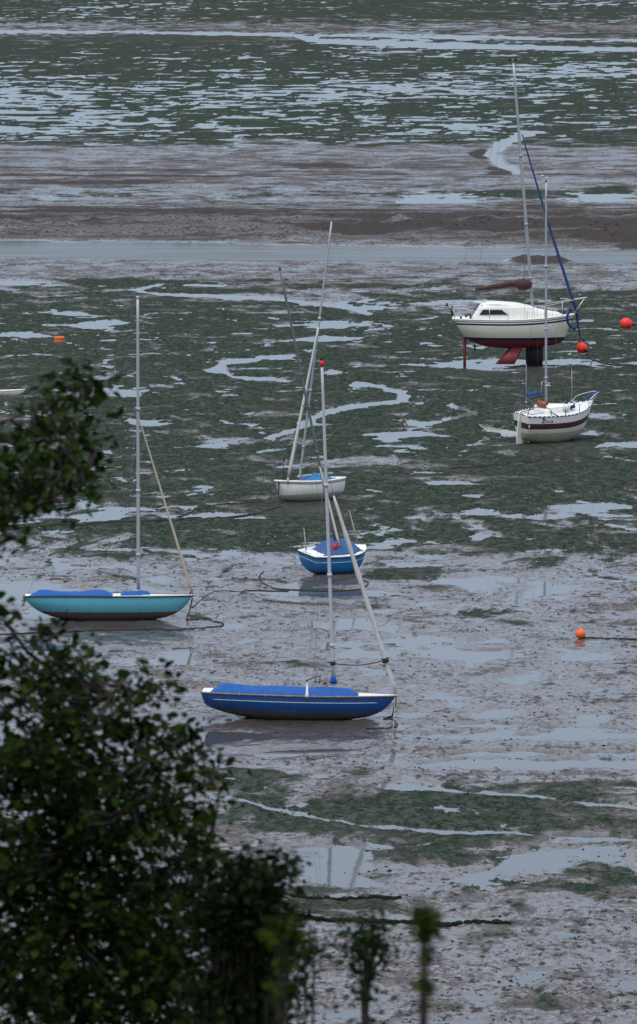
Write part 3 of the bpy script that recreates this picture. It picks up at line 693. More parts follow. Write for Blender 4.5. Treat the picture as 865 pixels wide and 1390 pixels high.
# stakes and driftwood
def stick(pts, rad, label, name='driftwood'):
    bm = bmesh.new(); P = [G(x, y, z) for x, y, z in pts]; tube(bm, smooth_path(P, 4), [rad*(1.2-.5*i/(4*(len(P)-1))) for i in range(4*(len(P)-1)+1)], 6)
    tube(bm, [P[-1].lerp(P[0], .3), P[-1].lerp(P[0], .3)+Vector((.25, .4, .12))], rad*.6, 5)
    return tag(build(name, bm, 'timber'), label, 'driftwood', 'pieces of driftwood')
stick([(553, 578, .0), (549, 570, .2), (545, 563, .32)], .035, 'crooked dark branch on green mud left of the brown-striped yacht')
stick([(625, 634, .0), (628, 628, .12), (630, 624, .25)], .035, 'short dark stake at the end of the curving rope')
stick([(783, 497, .0), (778, 497, .1), (775, 500, .22)], .06, 'dark lump of driftwood in the pool by the white yacht')

# ================================================================== MUD AND WATER
def hash_grid(ix, iy, seed):
    h = (ix.astype(np.int64)*374761393+iy.astype(np.int64)*668265263+seed*1442695041) & 0xffffffff
    h = ((h ^ (h >> 13))*1274126177) & 0xffffffff
    return ((h ^ (h >> 16)) & 0xffffff)/float(0xffffff)*2*np.pi
def perlin(x, y, seed):
    ix = np.floor(x).astype(np.int64); iy = np.floor(y).astype(np.int64); fx = x-ix; fy = y-iy
    u = fx*fx*fx*(fx*(fx*6-15)+10); v = fy*fy*fy*(fy*(fy*6-15)+10)
    def g(dx, dy):
        a = hash_grid(ix+dx, iy+dy, seed); return np.cos(a)*(fx-dx)+np.sin(a)*(fy-dy)
    return (g(0, 0)*(1-u)+g(1, 0)*u)*(1-v)+(g(0, 1)*(1-u)+g(1, 1)*u)*v
def fbm(x, y, seed, oct=5, gain=.55):
    s = 0; a = 1
    for o in range(oct):
        s = s+a*perlin(x*2**o, y*2**o, seed+o*17); a *= gain
    return s

pys = np.concatenate([np.arange(1520, 1400, -8), np.arange(1400, 0, -1.15), np.array([-5, -20, -40, -60, -80, -100, -120, -135, -144, -148])])
dirz = -FPX*math.sin(PHI)+(695-pys)*math.cos(PHI); diry = FPX*math.cos(PHI)+(695-pys)*math.sin(PHI)
ys = diry*(CAMH/-dirz); tt = CAMH/-dirz
us = np.concatenate([-np.array([60000, 15000, 5000, 2600, 1500, 1050, 850]), np.linspace(-600, 600, 520)[0:], np.array([850, 1050, 1500, 2600, 5000, 15000, 60000])])
X = us[None, :]*tt[:, None]; Y = np.repeat(ys[:, None], len(us), 1)
PX = np.repeat((us+432.5)[None, :], len(ys), 0); PY = np.repeat(pys[:, None], len(us), 1)
BANK = .8
PY = PY-np.clip((Y-385)/20, 0, 1)*BANK/25*(PY+150)      # the far flats lie higher

# base cover of the flats, zone by zone away from the shore
tab = np.array([
    # py    W     G     B
    (-150, .26, .70, .0), (0, .28, .70, .0), (24, .26, .70, .0), (34, .18, .40, .10), (42, .20, .36, .3), (54, .28, .60, .1), (66, .33, .74, 0), (110, .40, .80, 0), (150, .43, .80, 0),
    (190, .37, .72, 0), (203, .24, .28, 0), (222, .22, .14, .1), (238, .20, .12, .30), (250, .28, .24, .1), (265, .34, .42, 0), (280, .18, .22, .18), (288, .10, .03, .34),
    (296, .0, .0, .50), (310, .0, .0, .46), (317, .0, .0, .38), (325, .05, .0, .16), (331, .25, .0, .1), (335, .9, 0, 0), (350, .9, 0, 0), (355, .30, .0, 0), (370, .24, .18, .1), (385, .28, .46, 0), (400, .30, .60, 0),
    (450, .31, .72, 0), (520, .28, .76, 0), (600, .28, .78, 0), (670, .27, .78, 0), (700, .32, .64, 0), (725, .36, .60, 0), (752, .38, .46, 0), (765, .38, .28, 0), (800, .36, .20, 0),
    (870, .34, .14, 0), (1000, .33, .10, 0), (1040, .32, .16, 0), (1062, .28, .32, 0), (1100, .26, .42, 0), (1150, .27, .36, 0), (1200, .31, .30, 0), (1240, .29, .26, 0), (1290, .27, .16, .0), (1400, .27, .25, .0), (1600, .27, .25, 0)])
TILT = (PX-432)*.017*np.exp(-((PY-335)/42)**2)
PYW = PY-TILT+fbm(X*.03, Y*.05, 777, 5)*10*np.exp(-((PY-310)/40)**2)+fbm(X*.10, Y*.06, 611, 5)*30*np.clip((PY-420)/200, 0, 1)
def band(i): return np.interp(PYW, tab[:, 0], tab[:, i])
nearf = np.clip((PY-150)/350, 0, 1); mf = .13+.17*nearf
WARP = (fbm(X*.09, Y*.07, 401, 4)*1.5, fbm(X*.09, Y*.07, 402, 4)*1.0)
def nz(seed, k=1.0, oct=6, gain=.58):
    wpx, wpy = WARP
    lo = fbm(X*.21*k+wpx, Y*.15*k+wpy, seed, oct, gain); hi = fbm(X*.42*k+wpx, Y*.30*k+wpy, seed+91, oct+1, gain+.10)
    return lo*(1-nearf)+hi*nearf
wx = nz(3, 1, 4)*8; wy = nz(5, 1, 4)*1.8*(.4+.6*nearf)
QX, QY = PX+wx, PY+wy
streak = fbm(X*.55, Y*.42, 211, 6, .6)*nearf+fbm(X*.30, Y*.20, 213, 6, .6)*(1-nearf)
W_ = band(1)+nz(21)*.40+streak*.26; W_ = W_+(1-nearf)*fbm(X*.014, Y*.010, 901, 4)*.32; G_ = band(2)+nz(47)*.55; B_ = band(3)+(fbm(X*.035, Y*.22, 71, 6, .65)*.8+fbm(X*.4, Y*.8, 73, 4)*.35)*(band(3) > .01)*np.clip(band(3)*4, 0, 1)
def ell(cx, cy, rx, ry):
    q = ((QX-cx)/rx)**2+((QY-cy)/ry)**2; return np.exp(-np.minimum(q, 20)**1.4*.7)
def poly(pts, wv, ax=2.6):
    best = np.full(QX.shape, 1e9)
    for (x0, y0), (x1, y1) in zip(pts, pts[1:]):
        ax_, bx = x0/ax, x1/ax; dx, dy = bx-ax_, y1-y0; L2 = dx*dx+dy*dy+1e-9
        t = np.clip(((QX/ax-ax_)*dx+(QY-y0)*dy)/L2, 0, 1)
        d = np.hypot(QX/ax-(ax_+t*dx), QY-(y0+t*dy)); best = np.minimum(best, d)
    return np.exp(-(best/wv)**2.4*.7)
# pools and rills (x, y, half width, half depth, strength)
pools = [(160, 533, 42, 5, .5), (200, 575, 30, 4, .35), (25, 455, 45, 4, .4), (135, 440, 30, 5, .4), (90, 425, 40, 3, .3), (560, 590, 40, 3.5, .55), (655, 494, 60, 6, .45), (765, 492, 50, 5, .35), (840, 605, 40, 5, .4), (770, 628, 50, 3, .25),
         (30, 805, 50, 9, .45), (110, 702, 50, 6, .45), (160, 690, 60, 4, .3), (620, 888, 110, 8, .34), (560, 870, 60, 6, .2), (745, 1000, 150, 5, .42), (800, 1040, 190, 6, .42), (640, 1024, 220, 3, .3), (465, 1180, 46, 26, .36), (735, 1170, 80, 16, .34), (600, 1250, 110, 5, .25),
         (650, 1188, 50, 10, .2), (420, 1092, 90, 4, .2), (490, 415, 60, 6, .25), (450, 440, 60, 5, .3), (600, 270, 70, 8, .35), (820, 268, 60, 10, .3), (30, 385, 40, 3, .3), (620, 410, 60, 3, .3), (390, 803, 60, 4, .3),
         (330, 700, 60, 4, .35), (620, 655, 40, 5, .3), (690, 700, 50, 4, .3), (810, 690, 60, 5, .35), (560, 735, 40, 5, .3), (640, 790, 60, 8, .25), (450, 460, 50, 4, .3), (380, 1040, 60, 3, .3), (240, 1000, 90, 5, .4), (610, 985, 90, 3, .3), (480, 850, 60, 5, .25), (80, 880, 60, 6, .2)]
for cx, cy, rx, ry, s in pools: W_ = W_+(s+.06)*ell(cx, cy, rx, ry)
rills = [([(0, 43), (200, 44), (400, 47), (430, 55), (600, 62), (900, 68)], 2.6, .5), ([(430, 47), (640, 50), (900, 56)], 2.0, .4), ([(712, 182), (690, 192), (665, 208), (678, 222), (700, 232)], 2.8, .7),
         ([(300, 388), (220, 386), (180, 394), (215, 400), (330, 403), (440, 412), (500, 425)], 1.9, .36), ([(398, 483), (355, 487), (305, 493), (292, 502), (320, 512), (390, 517)], 2.8, .38),
         ([(480, 520), (515, 524), (545, 533), (548, 543), (505, 549), (455, 556), (425, 568), (412, 580), (365, 594)], 2.5, .55), ([(615, 550), (640, 560), (600, 572), (560, 573)], 2.4, .35), ([(650, 600), (700, 590), (650, 580)], 3, .2),
         ([(300, 1080), (360, 1095), (440, 1112), (520, 1124), (640, 1130), (900, 1142)], 3.2, .5), ([(520, 1067), (640, 1075), (760, 1085), (880, 1100)], 3, .4), ([(0, 348), (865, 352)], 3, .1)]
for p, wv, s in rills: W_ = W_+(s+.08)*poly(p, wv)
greens = [(340, 1062, 55, 12, .42), (620, 1098, 190, 26, .40), (430, 1118, 150, 22, .45), (610, 1158, 90, 22, .42), (790, 1125, 60, 10, .25), (820, 1195, 70, 16, .35), (480, 1225, 120, 10, .3), (420, 1238, 90, 9, .3), (160, 716, 90, 8, .4), (310, 735, 110, 11, .45), (420, 708, 70, 12, .4),
          (700, 740, 200, 16, .2), (550, 780, 70, 12, .35), (640, 833, 60, 6, .35), (560, 873, 50, 4, .35), (720, 845, 50, 4, .25), (600, 800, 50, 5, .3), (680, 265, 110, 9, .25), (840, 262, 50, 9, .3), (200, 385, 90, 4, .4), (290, 396, 80, 4, .3), (700, 650, 200, 20, .12), (330, 790, 60, 3, .2)]
for cx, cy, rx, ry, s in greens: G_ = G_+s*ell(cx, cy, rx, ry); W_ = W_-.12*ell(cx, cy, rx, ry)
muds = [(70, 220, 200, 14, .3), (520, 225, 300, 18, .25), (480, 630, 110, 9, .45), (560, 585, 50, 3, .3), (760, 300, 120, 6, 0), (410, 402, 90, 8, .3), (640, 420, 100, 6, .3), (330, 600, 70, 6, .35), (800, 385, 90, 8, .35), (640, 650, 90, 5, .25), (20, 600, 40, 4, .2)]
for cx, cy, rx, ry, s in muds: G_ = G_-s*ell(cx, cy, rx, ry)
# the creek keeps clean water; brown mud, with the boats' shade painted dark below them
browns_and_shade = [(652, 210, 14, 7, .8), (676, 232, 18, 4, .7), (250, 52, 170, 6, .55), (600, 50, 140, 3, .35), (760, 66, 120, 2, .3), (120, 246, 200, 4, .5), (420, 225, 60, 4, .5), (735, 354, 40, 5, .9), (270, 320, 300, 6, .1), (860, 335, 30, 12, .6), (330, 1150, 80, 22, .45), (360, 1185, 60, 10, .3), (400, 985, 130, 9, .5), (150, 852, 120, 10, .45), (455, 790, 50, 6, .4), (418, 688, 45, 8, .35), (760, 606, 55, 6, .3), (860, 555, 40, 10, .4), (870, 355, 30, 5, .6), (510, 632, 60, 5, .35), (145, 588, 60, 3, .3)]
for cx, cy, rx, ry, s in browns_and_shade: B_ = B_+s*ell(cx, cy, rx, ry)
for cx, cy, rx, ry, s in browns_and_shade[12:17]: W_ = W_-.25*ell(cx, cy, rx, ry)
for cx, cy, rx, ry in ((350, 1150, 80, 40), (690, 212, 36, 12)): G_ = G_-.35*ell(cx, cy, rx, ry)
W_ = W_-.5*ell(735, 354, 36, 4)
# terrain level: creek bank beyond the channel, then the higher flats
bn = fbm(X*.05, Y*.12, 5, 5)*12
lev = np.clip((Y+bn+TILT*.8-381)/12, 0, 1); lev = lev*lev*(3-2*lev)*BANK
rag = fbm(X*.35, Y*.5, 15, 5)
bankmask = np.exp(-((PY-308)/15)**2)
LEV = lev+bankmask*rag*.40*(lev > .02)+.30*ell(735, 353, 36, 3)*(1+2.0*rag)+.0
W_ = np.where((lev > .004) & (Y < 412), np.minimum(W_, .22), W_)
edge = .5-W_
rel = np.clip(edge*.28, -.09, .075)
micro = fbm(X*1.3, Y*1.1, 77, 4)*.022*nearf
Z = LEV+rel+micro*np.clip(edge*8, 0, 1)
WATER = ys*0
WATER = np.where(ys > 403, BANK, np.where(ys < 374, 0, -.5))      # two levels: flats and creek below, marsh above

def grid_mesh(name, X, Y, Z, mat, cols=None):
    nr, nc = X.shape; me = bpy.data.meshes.new(name)
    co_ = np.stack([X, Y, Z], -1).reshape(-1, 3).astype(np.float32)
    me.vertices.add(nr*nc); me.vertices.foreach_set('co', co_.ravel())
    i = np.arange(nr-1)[:, None]*nc+np.arange(nc-1)[None, :]
    q = np.stack([i, i+1, i+nc+1, i+nc], -1).reshape(-1).astype(np.int32); nf = len(q)//4
    me.loops.add(nf*4); me.loops.foreach_set('vertex_index', q)
    me.polygons.add(nf); me.polygons.foreach_set('loop_start', np.arange(nf, dtype=np.int32)*4); me.polygons.foreach_set('loop_total', np.full(nf, 4, dtype=np.int32))
    me.polygons.foreach_set('use_smooth', np.ones(nf, dtype=bool))
    me.update(calc_edges=True)
    if cols is not None:
        at = me.color_attributes.new('cover', 'FLOAT_COLOR', 'POINT'); at.data.foreach_set('color', cols.reshape(-1).astype(np.float32))
    me.materials.append(mat); return link(name, me)

# mud material
mud, nt, p = newmat('estuary_mud')
pos = N(nt, 'ShaderNodeNewGeometry').outputs['Position']
att = N(nt, 'ShaderNodeVertexColor', layer_name='cover'); sep = N(nt, 'ShaderNodeSeparateColor'); nt.links.new(att.outputs[0], sep.inputs[0])
aw, ag, ab = sep.outputs; awet_shade = att.outputs['Alpha']
n_f = noise(nt, pos, 2.2, 8, .62); n_g = noise(nt, pos, .9, 8, .7, .4); n_s = noise(nt, pos, 5.5, 5, .6); n_l = noise(nt, pos, .22, 5, .6)
mpv = N(nt, 'ShaderNodeMapping'); mpv.inputs['Scale'].default_value = (1, .6, 1); mpv.inputs['Rotation'].default_value = (0, 0, .3); nt.links.new(pos, mpv.inputs[0])
n_sp = noise(nt, mpv.outputs[0], 4.0, 3, .5)
# algae
mpg = N(nt, 'ShaderNodeMapping'); mpg.inputs['Scale'].default_value = (1, .55, 1); nt.links.new(pos, mpg.inputs[0])
n_gr = noise(nt, mpg.outputs[0], 9.0, 5, .7); n_pp = noise(nt, mpg.outputs[0], 2.6, 6, .7)
def cen(v, k): return math_(nt, 'MULTIPLY', math_(nt, 'SUBTRACT', v, .5), k)
def add(*v):
    o = v[0]
    for x in v[1:]: o = math_(nt, 'ADD', o, x)
    return o
gsum = add(ag, cen(n_g, .55), cen(n_s, .35), cen(n_gr, .75))
gm = mrange(nt, gsum, .36, .62)
spz = mrange(nt, add(n_sp, math_(nt, 'MULTIPLY', n_l, .25), cen(n_gr, .35)), .715, .77); spz = math_(nt, 'MULTIPLY', spz, math_(nt, 'SUBTRACT', 1.0, math_(nt, 'MULTIPLY', awet_shade, .8)))
mudc = mixc(nt, mrange(nt, add(math_(nt, 'MULTIPLY', n_f, .25), math_(nt, 'MULTIPLY', n_gr, .75)), .34, .66), (.052, .047, .049), (.170, .157, .163))
mudc = mixc(nt, mrange(nt, n_l, .35, .7, 0, .4), mudc, (.105, .104, .110))
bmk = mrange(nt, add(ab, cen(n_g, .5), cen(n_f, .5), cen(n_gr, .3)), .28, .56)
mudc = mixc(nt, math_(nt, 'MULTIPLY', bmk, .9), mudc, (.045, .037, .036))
mudc = mixc(nt, math_(nt, 'MULTIPLY', spz, .85), mudc, (.022, .022, .018))
alg = mixc(nt, mrange(nt, add(math_(nt, 'MULTIPLY', n_s, .5), math_(nt, 'MULTIPLY', n_gr, .5)), .36, .64), (.009, .018, .013), (.040, .058, .044))
alg = mixc(nt, mrange(nt, add(n_f, cen(n_gr, .5)), .56, .74, 0, .75), alg, (.085, .085, .072))
mps = N(nt, 'ShaderNodeMapping'); mps.inputs['Scale'].default_value = (.13, .60, 1); nt.links.new(pos, mps.inputs[0])
n_st = noise(nt, mps.outputs[0], 1.0, 7, .68)
sy_ = N(nt, 'ShaderNodeSeparateXYZ'); nt.links.new(pos, sy_.inputs[0]); farm = mrange(nt, sy_.outputs[1], 290, 380)
mudc = mixc(nt, math_(nt, 'MULTIPLY', farm, mrange(nt, n_st, .46, .62)), mudc, (.046, .041, .041))
alg = mixc(nt, math_(nt, 'MULTIPLY', mrange(nt, add(n_pp, cen(n_gr, .4)), .44, .66), .65), alg, (.088, .088, .084))
col = mixc(nt, gm, mudc, alg)
pud = mrange(nt, add(aw, cen(n_pp, .5), cen(n_gr, .45), math_(nt, 'MULTIPLY', bmk, -.15)), .505, .555)      # puddles too small for the relief
col = mixc(nt, math_(nt, 'MULTIPLY', awet_shade, .62), col, (.045, .038, .036))  # wet mud is darker; under the boats their shadow is coloured in too
col = mixc(nt, pud, col, (.055, .062, .066))
nt.links.new(col, p.inputs['Base Color'])
mpd = N(nt, 'ShaderNodeMapping'); mpd.inputs['Scale'].default_value = (.30, 1.3, 1); mpd.inputs['Rotation'].default_value = (0, 0, .06); nt.links.new(pos, mpd.inputs[0])
n_dr = noise(nt, mpd.outputs[0], 1.5, 7, .62, .6)
film = mrange(nt, add(cen(n_dr, .45), math_(nt, 'MULTIPLY', aw, .55), math_(nt, 'MULTIPLY', n_f, .22), math_(nt, 'MULTIPLY', n_gr, .48), math_(nt, 'MULTIPLY', awet_shade, .22)), .39, .53)   # wet film where the mud is low
ro = mixf(nt, film, .48, .13); ro = mixf(nt, gm, ro, .8); ro = mixf(nt, math_(nt, 'MULTIPLY', bmk, math_(nt, 'SUBTRACT', 1.0, awet_shade)), ro, .6); ro = mixf(nt, math_(nt, 'MULTIPLY', awet_shade, .7), ro, .10); ro = mixf(nt, pud, ro, .05)
nt.links.new(ro, p.inputs['Roughness'])
sp_ = mixf(nt, gm, mixf(nt, film, .3, .5), .06); sp_ = mixf(nt, pud, sp_, .4)
nt.links.new(sp_, p.inputs['Specular IOR Level'])
bp = N(nt, 'ShaderNodeBump'); bp.inputs['Distance'].default_value = .05
nt.links.new(add(n_f, math_(nt, 'MULTIPLY', n_gr, .6), math_(nt, 'MULTIPLY', gm, .25)), bp.inputs['Height'])
bst = mixf(nt, film, .45, .08); bst = mixf(nt, math_(nt, 'MULTIPLY', awet_shade, .85), bst, .03); nt.links.new(mixf(nt, pud, bst, .0), bp.inputs['Strength']); nt.links.new(bp.outputs[0], p.inputs['Normal'])
df = N(nt, 'ShaderNodeBsdfDiffuse'); nt.links.new(col, df.inputs[0])
bp2 = N(nt, 'ShaderNodeBump'); bp2.inputs['Distance'].default_value = .07; bp2.inputs['Strength'].default_value = .8
nt.links.new(add(n_f, math_(nt, 'MULTIPLY', n_gr, .6)), bp2.inputs['Height']); nt.links.new(bp2.outputs[0], df.inputs['Normal'])
gl = mixf(nt, film, .14, .74); gl = mixf(nt, gm, gl, .10); gl = mixf(nt, bmk, gl, .16); gl = mixf(nt, math_(nt, 'MULTIPLY', awet_shade, .8), gl, .80)
gl = math_(nt, 'MULTIPLY', gl, math_(nt, 'SUBTRACT', 1.0, math_(nt, 'MULTIPLY', spz, .8))); gl = mixf(nt, pud, gl, 1.0)
ms = N(nt, 'ShaderNodeMixShader'); nt.links.new(gl, ms.inputs[0]); nt.links.new(df.outputs[0], ms.inputs[1]); nt.links.new(p.outputs[0], ms.inputs[2])
nt.links.new(ms.outputs[0], nt.nodes['Material Output'].inputs['Surface'])

WET_SHADE = np.zeros_like(W_)  # wet mud; below the hulls it also paints their shade
for cx, cy, rx, ry, s in ((405, 996, 165, 24, 1), (145, 862, 150, 22, 1), (450, 797, 60, 12, 1), (418, 692, 50, 10, .8), (756, 610, 60, 8, .7), (690, 505, 90, 9, .7), (640, 900, 260, 60, .30), (560, 780, 300, 30, .2), (788, 880, 30, 10, .8), (470, 1180, 90, 50, .7), (300, 850, 250, 40, .2), (740, 1020, 200, 40, .3)):
    WET_SHADE = np.maximum(WET_SHADE, s*ell(cx, cy, rx, ry))
cols = np.stack([W_, G_, B_, WET_SHADE], -1)
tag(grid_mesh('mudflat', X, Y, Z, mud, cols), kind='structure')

wat, nt, p = newmat('still_water')
pos = N(nt, 'ShaderNodeNewGeometry').outputs['Position']
p.inputs['Base Color'].default_value = (.055, .062, .066, 1); p.inputs['Roughness'].default_value = .04; p.inputs['IOR'].default_value = 1.33
bp = N(nt, 'ShaderNodeBump'); bp.inputs['Strength'].default_value = .05; bp.inputs['Distance'].default_value = .03
nt.links.new(noise(nt, pos, 1.6, 3), bp.inputs['Height']); nt.links.new(bp.outputs[0], p.inputs['Normal'])
sel = slice(0, None, 12)
cs = np.concatenate([us[:7], us[7:-7:40], us[-8:]])
ry_ = np.concatenate([ys[ys < 374][::12], [373.9], [399.5], [403.2], ys[ys > 403.5][::10], [ys[-1]]])
ry_ = np.unique(ry_)
Xw = cs[None, :]*(ry_/ (FPX))[:, None]; Yw = np.repeat(ry_[:, None], len(cs), 1)
Zw = np.repeat(np.where(ry_ > 400, BANK, 0.0)[:, None], len(cs), 1)
def split(m, nm, idx):
    return tag(grid_mesh(nm, Xw[idx], Yw[idx], Zw[idx], wat), kind='structure')
cw, nt, p = newmat('silty_creek_water')
p.inputs['Roughness'].default_value = .12; p.inputs['IOR'].default_value = 1.33; p.inputs['Base Color'].default_value = (.09, .10, .105, 1)
df = N(nt, 'ShaderNodeBsdfDiffuse'); pos = N(nt, 'ShaderNodeNewGeometry').outputs['Position']
mpc = N(nt, 'ShaderNodeMapping'); mpc.inputs['Scale'].default_value = (.05, .5, 1); nt.links.new(pos, mpc.inputs[0])
df.inputs[0].default_value = (.10, .115, .125, 1); ms = N(nt, 'ShaderNodeMixShader'); nt.links.new(mrange(nt, noise(nt, mpc.outputs[0], 1, 5), .3, .7, .3, .62), ms.inputs[0])
nt.links.new(df.outputs[0], ms.inputs[1]); nt.links.new(p.outputs[0], ms.inputs[2]); nt.links.new(ms.outputs[0], nt.nodes['Material Output'].inputs['Surface'])
wat0 = wat; i352 = np.where(ry_ < 352)[0]; iC = np.where((ry_ >= ry_[i352[-1]]) & (ry_ < 400))[0]
tag(grid_mesh('creek_water', Xw[iC], Yw[iC], Zw[iC], cw), kind='structure')
split(wat, 'water', ry_ < 352); split(wat, 'upper_pool_water', ry_ > 400)

# scattered weed clumps: uncountable
def interpZ(x, y):
    j = np.clip(np.searchsorted(ys, y)-1, 0, len(ys)-2); t = y/ (ys[j])
    u = x/(tt[j]*y/ys[j]); i = np.clip(np.searchsorted(us, u), 0, len(us)-1); return Z[j, i], W_[j, i], G_[j, i]
for a_ in ridges: lay_ridge(*a_)
for a_, k_ in deferred: lay_rope(*a_, **k_)
n = 15000
pyr = rng.uniform(640, 1400, n); pxr = rng.uniform(-80, 945, n)
dz_ = -FPX*math.sin(PHI)+(695-pyr)*math.cos(PHI); dy_ = FPX*math.cos(PHI)+(695-pyr)*math.sin(PHI)
yy = dy_*(CAMH/-dz_); xx = (pxr-432.5)*(CAMH/-dz_)
cl = fbm(xx*.5, yy*.35, 301, 4); zz, ww, gg = interpZ(xx, yy)
keep = (cl+rng.uniform(-.25, .25, n) > .12) & (ww < .56)
xx, yy, zz = xx[keep], yy[keep], zz[keep]
k = len(xx); base = np.array([(-1, 0, 0), (0, -1, 0), (1, 0, 0), (0, 1, 0), (0, 0, 1.0)])
fc_ = np.array([(0, 1, 4), (1, 2, 4), (2, 3, 4), (3, 0, 4)])
sz = rng.uniform(.012, .042, k)*rng.uniform(.5, 1.3, k); an = rng.uniform(0, 6.28, k)
vb = base[None]*np.stack([sz*rng.uniform(.8, 2.2, k), sz*rng.uniform(.8, 2.2, k), sz*rng.uniform(.4, 1.0, k)], -1)[:, None, :]
vx = vb[..., 0]*np.cos(an)[:, None]-vb[..., 1]*np.sin(an)[:, None]+xx[:, None]; vy = vb[..., 0]*np.sin(an)[:, None]+vb[..., 1]*np.cos(an)[:, None]+yy[:, None]
vz = vb[..., 2]+np.maximum(zz, 0)[:, None]-.004
vv = np.stack([vx, vy, vz], -1).reshape(-1, 3); ff = (fc_[None]+(np.arange(k)*5)[:, None, None]).reshape(-1, 3)
def tri_mesh(name, vv, ff, mat, parent=None, smooth=False):
    me = bpy.data.meshes.new(name); me.vertices.add(len(vv)); me.vertices.foreach_set('co', vv.astype(np.float32).ravel())
    m_ = ff.shape[1]; me.loops.add(ff.size); me.loops.foreach_set('vertex_index', ff.astype(np.int32).ravel())
    me.polygons.add(len(ff)); me.polygons.foreach_set('loop_start', np.arange(len(ff), dtype=np.int32)*m_); me.polygons.foreach_set('loop_total', np.full(len(ff), m_, dtype=np.int32))
    me.update(calc_edges=True); me.materials.append(M[mat] if isinstance(mat, str) else mat); return link(name, me, parent)
tag(tri_mesh('seaweed_clumps', vv, ff, 'weed'), 'small dark clumps of seaweed strewn over the near mud', 'seaweed', kind='stuff')

# ------------------------------------------------------------------ hillside under the viewpoint
def hillz(x, y): return 23.0-.262*max(y, -6)+.25*math.sin(x*.21)*math.cos(y*.17)
hm, nt, p = newmat('hillside_grass'); pos = N(nt, 'ShaderNodeNewGeometry').outputs['Position']
nt.links.new(mixc(nt, noise(nt, pos, 1.2, 8, .65), (.02, .035, .012), (.07, .085, .035)), p.inputs['Base Color']); p.inputs['Roughness'].default_value = .9
hx = np.linspace(-150, 150, 90); hy = np.linspace(-60, 93, 70)
HX, HY = np.meshgrid(hx, hy); HZ = np.vectorize(hillz)(HX, HY)
tag(grid_mesh('hillside', HX, HY, HZ, hm), kind='structure')

# ================================================================== FOLIAGE
def leafmat(name, c0, c1):
    m, nt, p = newmat(name); pos = N(nt, 'ShaderNodeNewGeometry').outputs['Position']
    f = noise(nt, pos, 3.0, 4, .6); f2 = noise(nt, pos, 22, 2)
    f = math_(nt, 'ADD', math_(nt, 'MULTIPLY', f, .5), math_(nt, 'MULTIPLY', f2, .5))
    nt.links.new(mixc(nt, mrange(nt, f, .38, .62), c0, c1), p.inputs['Base Color'])
    p.inputs['Roughness'].default_value = .55; p.inputs['Specular IOR Level'].default_value = .3
    df = N(nt, 'ShaderNodeBsdfDiffuse'); nt.links.new(p.inputs['Base Color'].links[0].from_socket, df.inputs[0])
    tr = N(nt, 'ShaderNodeBsdfTranslucent'); nt.links.new(p.inputs['Base Color'].links[0].from_socket, tr.inputs[0])
    m1 = N(nt, 'ShaderNodeMixShader'); m1.inputs[0].default_value = .3; nt.links.new(df.outputs[0], m1.inputs[1]); nt.links.new(tr.outputs[0], m1.inputs[2])
    m2 = N(nt, 'ShaderNodeMixShader'); m2.inputs[0].default_value = .10; nt.links.new(m1.outputs[0], m2.inputs[1]); nt.links.new(p.outputs[0], m2.inputs[2])
    nt.links.new(m2.outputs[0], nt.nodes['Material Output'].inputs['Surface']); return m
LM = leafmat('sycamore_leaf', (.003, .007, .002), (.029, .053, .009))
LD = leafmat('dark_shrub_leaf', (.003, .006, .002), (.014, .026, .006))
LY = leafmat('yellow_green_leaf', (.026, .042, .006), (.052, .070, .010))
LS = leafmat('dull_green_leaf', (.010, .022, .010), (.03, .05, .02))
def leaves(name, centers, per, spread, size, mat, parent, seed=0):
    r = np.random.default_rng(seed); c0 = np.repeat(np.array(centers), per, 0); n = len(c0)
    pos_ = c0+r.normal(0, 1, (n, 3))*spread
    L = size*(.45+1.0*r.uniform(0, 1, n)**1.3); Wd = L*r.uniform(.5, .75, n)
    th = r.uniform(0, 2*np.pi, n); ph = r.uniform(-1.1, .5, n); ro_ = r.uniform(-1.2, 1.2, n)
    d = np.stack([np.cos(th)*np.cos(ph), np.sin(th)*np.cos(ph), np.sin(ph)], -1)
    up = np.array([0, 0, 1.0]); s = np.cross(d, up); s /= np.linalg.norm(s, axis=1)[:, None]+1e-9; nn = np.cross(s, d)
    s2 = s*np.cos(ro_)[:, None]+nn*np.sin(ro_)[:, None]; n2 = -s*np.sin(ro_)[:, None]+nn*np.cos(ro_)[:, None]
    Lc, Wc = L[:, None], Wd[:, None]
    P = [pos_, pos_+d*Lc*.35+s2*Wc*.5+n2*Wc*.15, pos_+d*Lc*.75+s2*Wc*.32+n2*Wc*.08, pos_+d*Lc, pos_+d*Lc*.75-s2*Wc*.32+n2*Wc*.08, pos_+d*Lc*.35-s2*Wc*.5+n2*Wc*.15]
    vv = np.stack(P, 1).reshape(-1, 3); ff = (np.array([(0, 1, 2, 3), (0, 3, 4, 5)])[None]+(np.arange(n)*6)[:, None, None]).reshape(-1, 4)
    return tri_mesh(name, vv, ff, mat, parent)
def blob_centers(blobs, Y0, rnd, dens=1.0, depth=.9):
    out = []
    for (cx, cy, rx, ry, k) in blobs:
        for _ in range(int(k*dens)):
            while True:
                q = (rnd.uniform(-1, 1), rnd.uniform(-1, 1), rnd.uniform(-1, 1))
                if sum(v*v for v in q) <= 1: break
            out.append(tuple(V(cx+q[0]*rx, cy+q[1]*ry, Y0+q[2]*depth)))
    return out
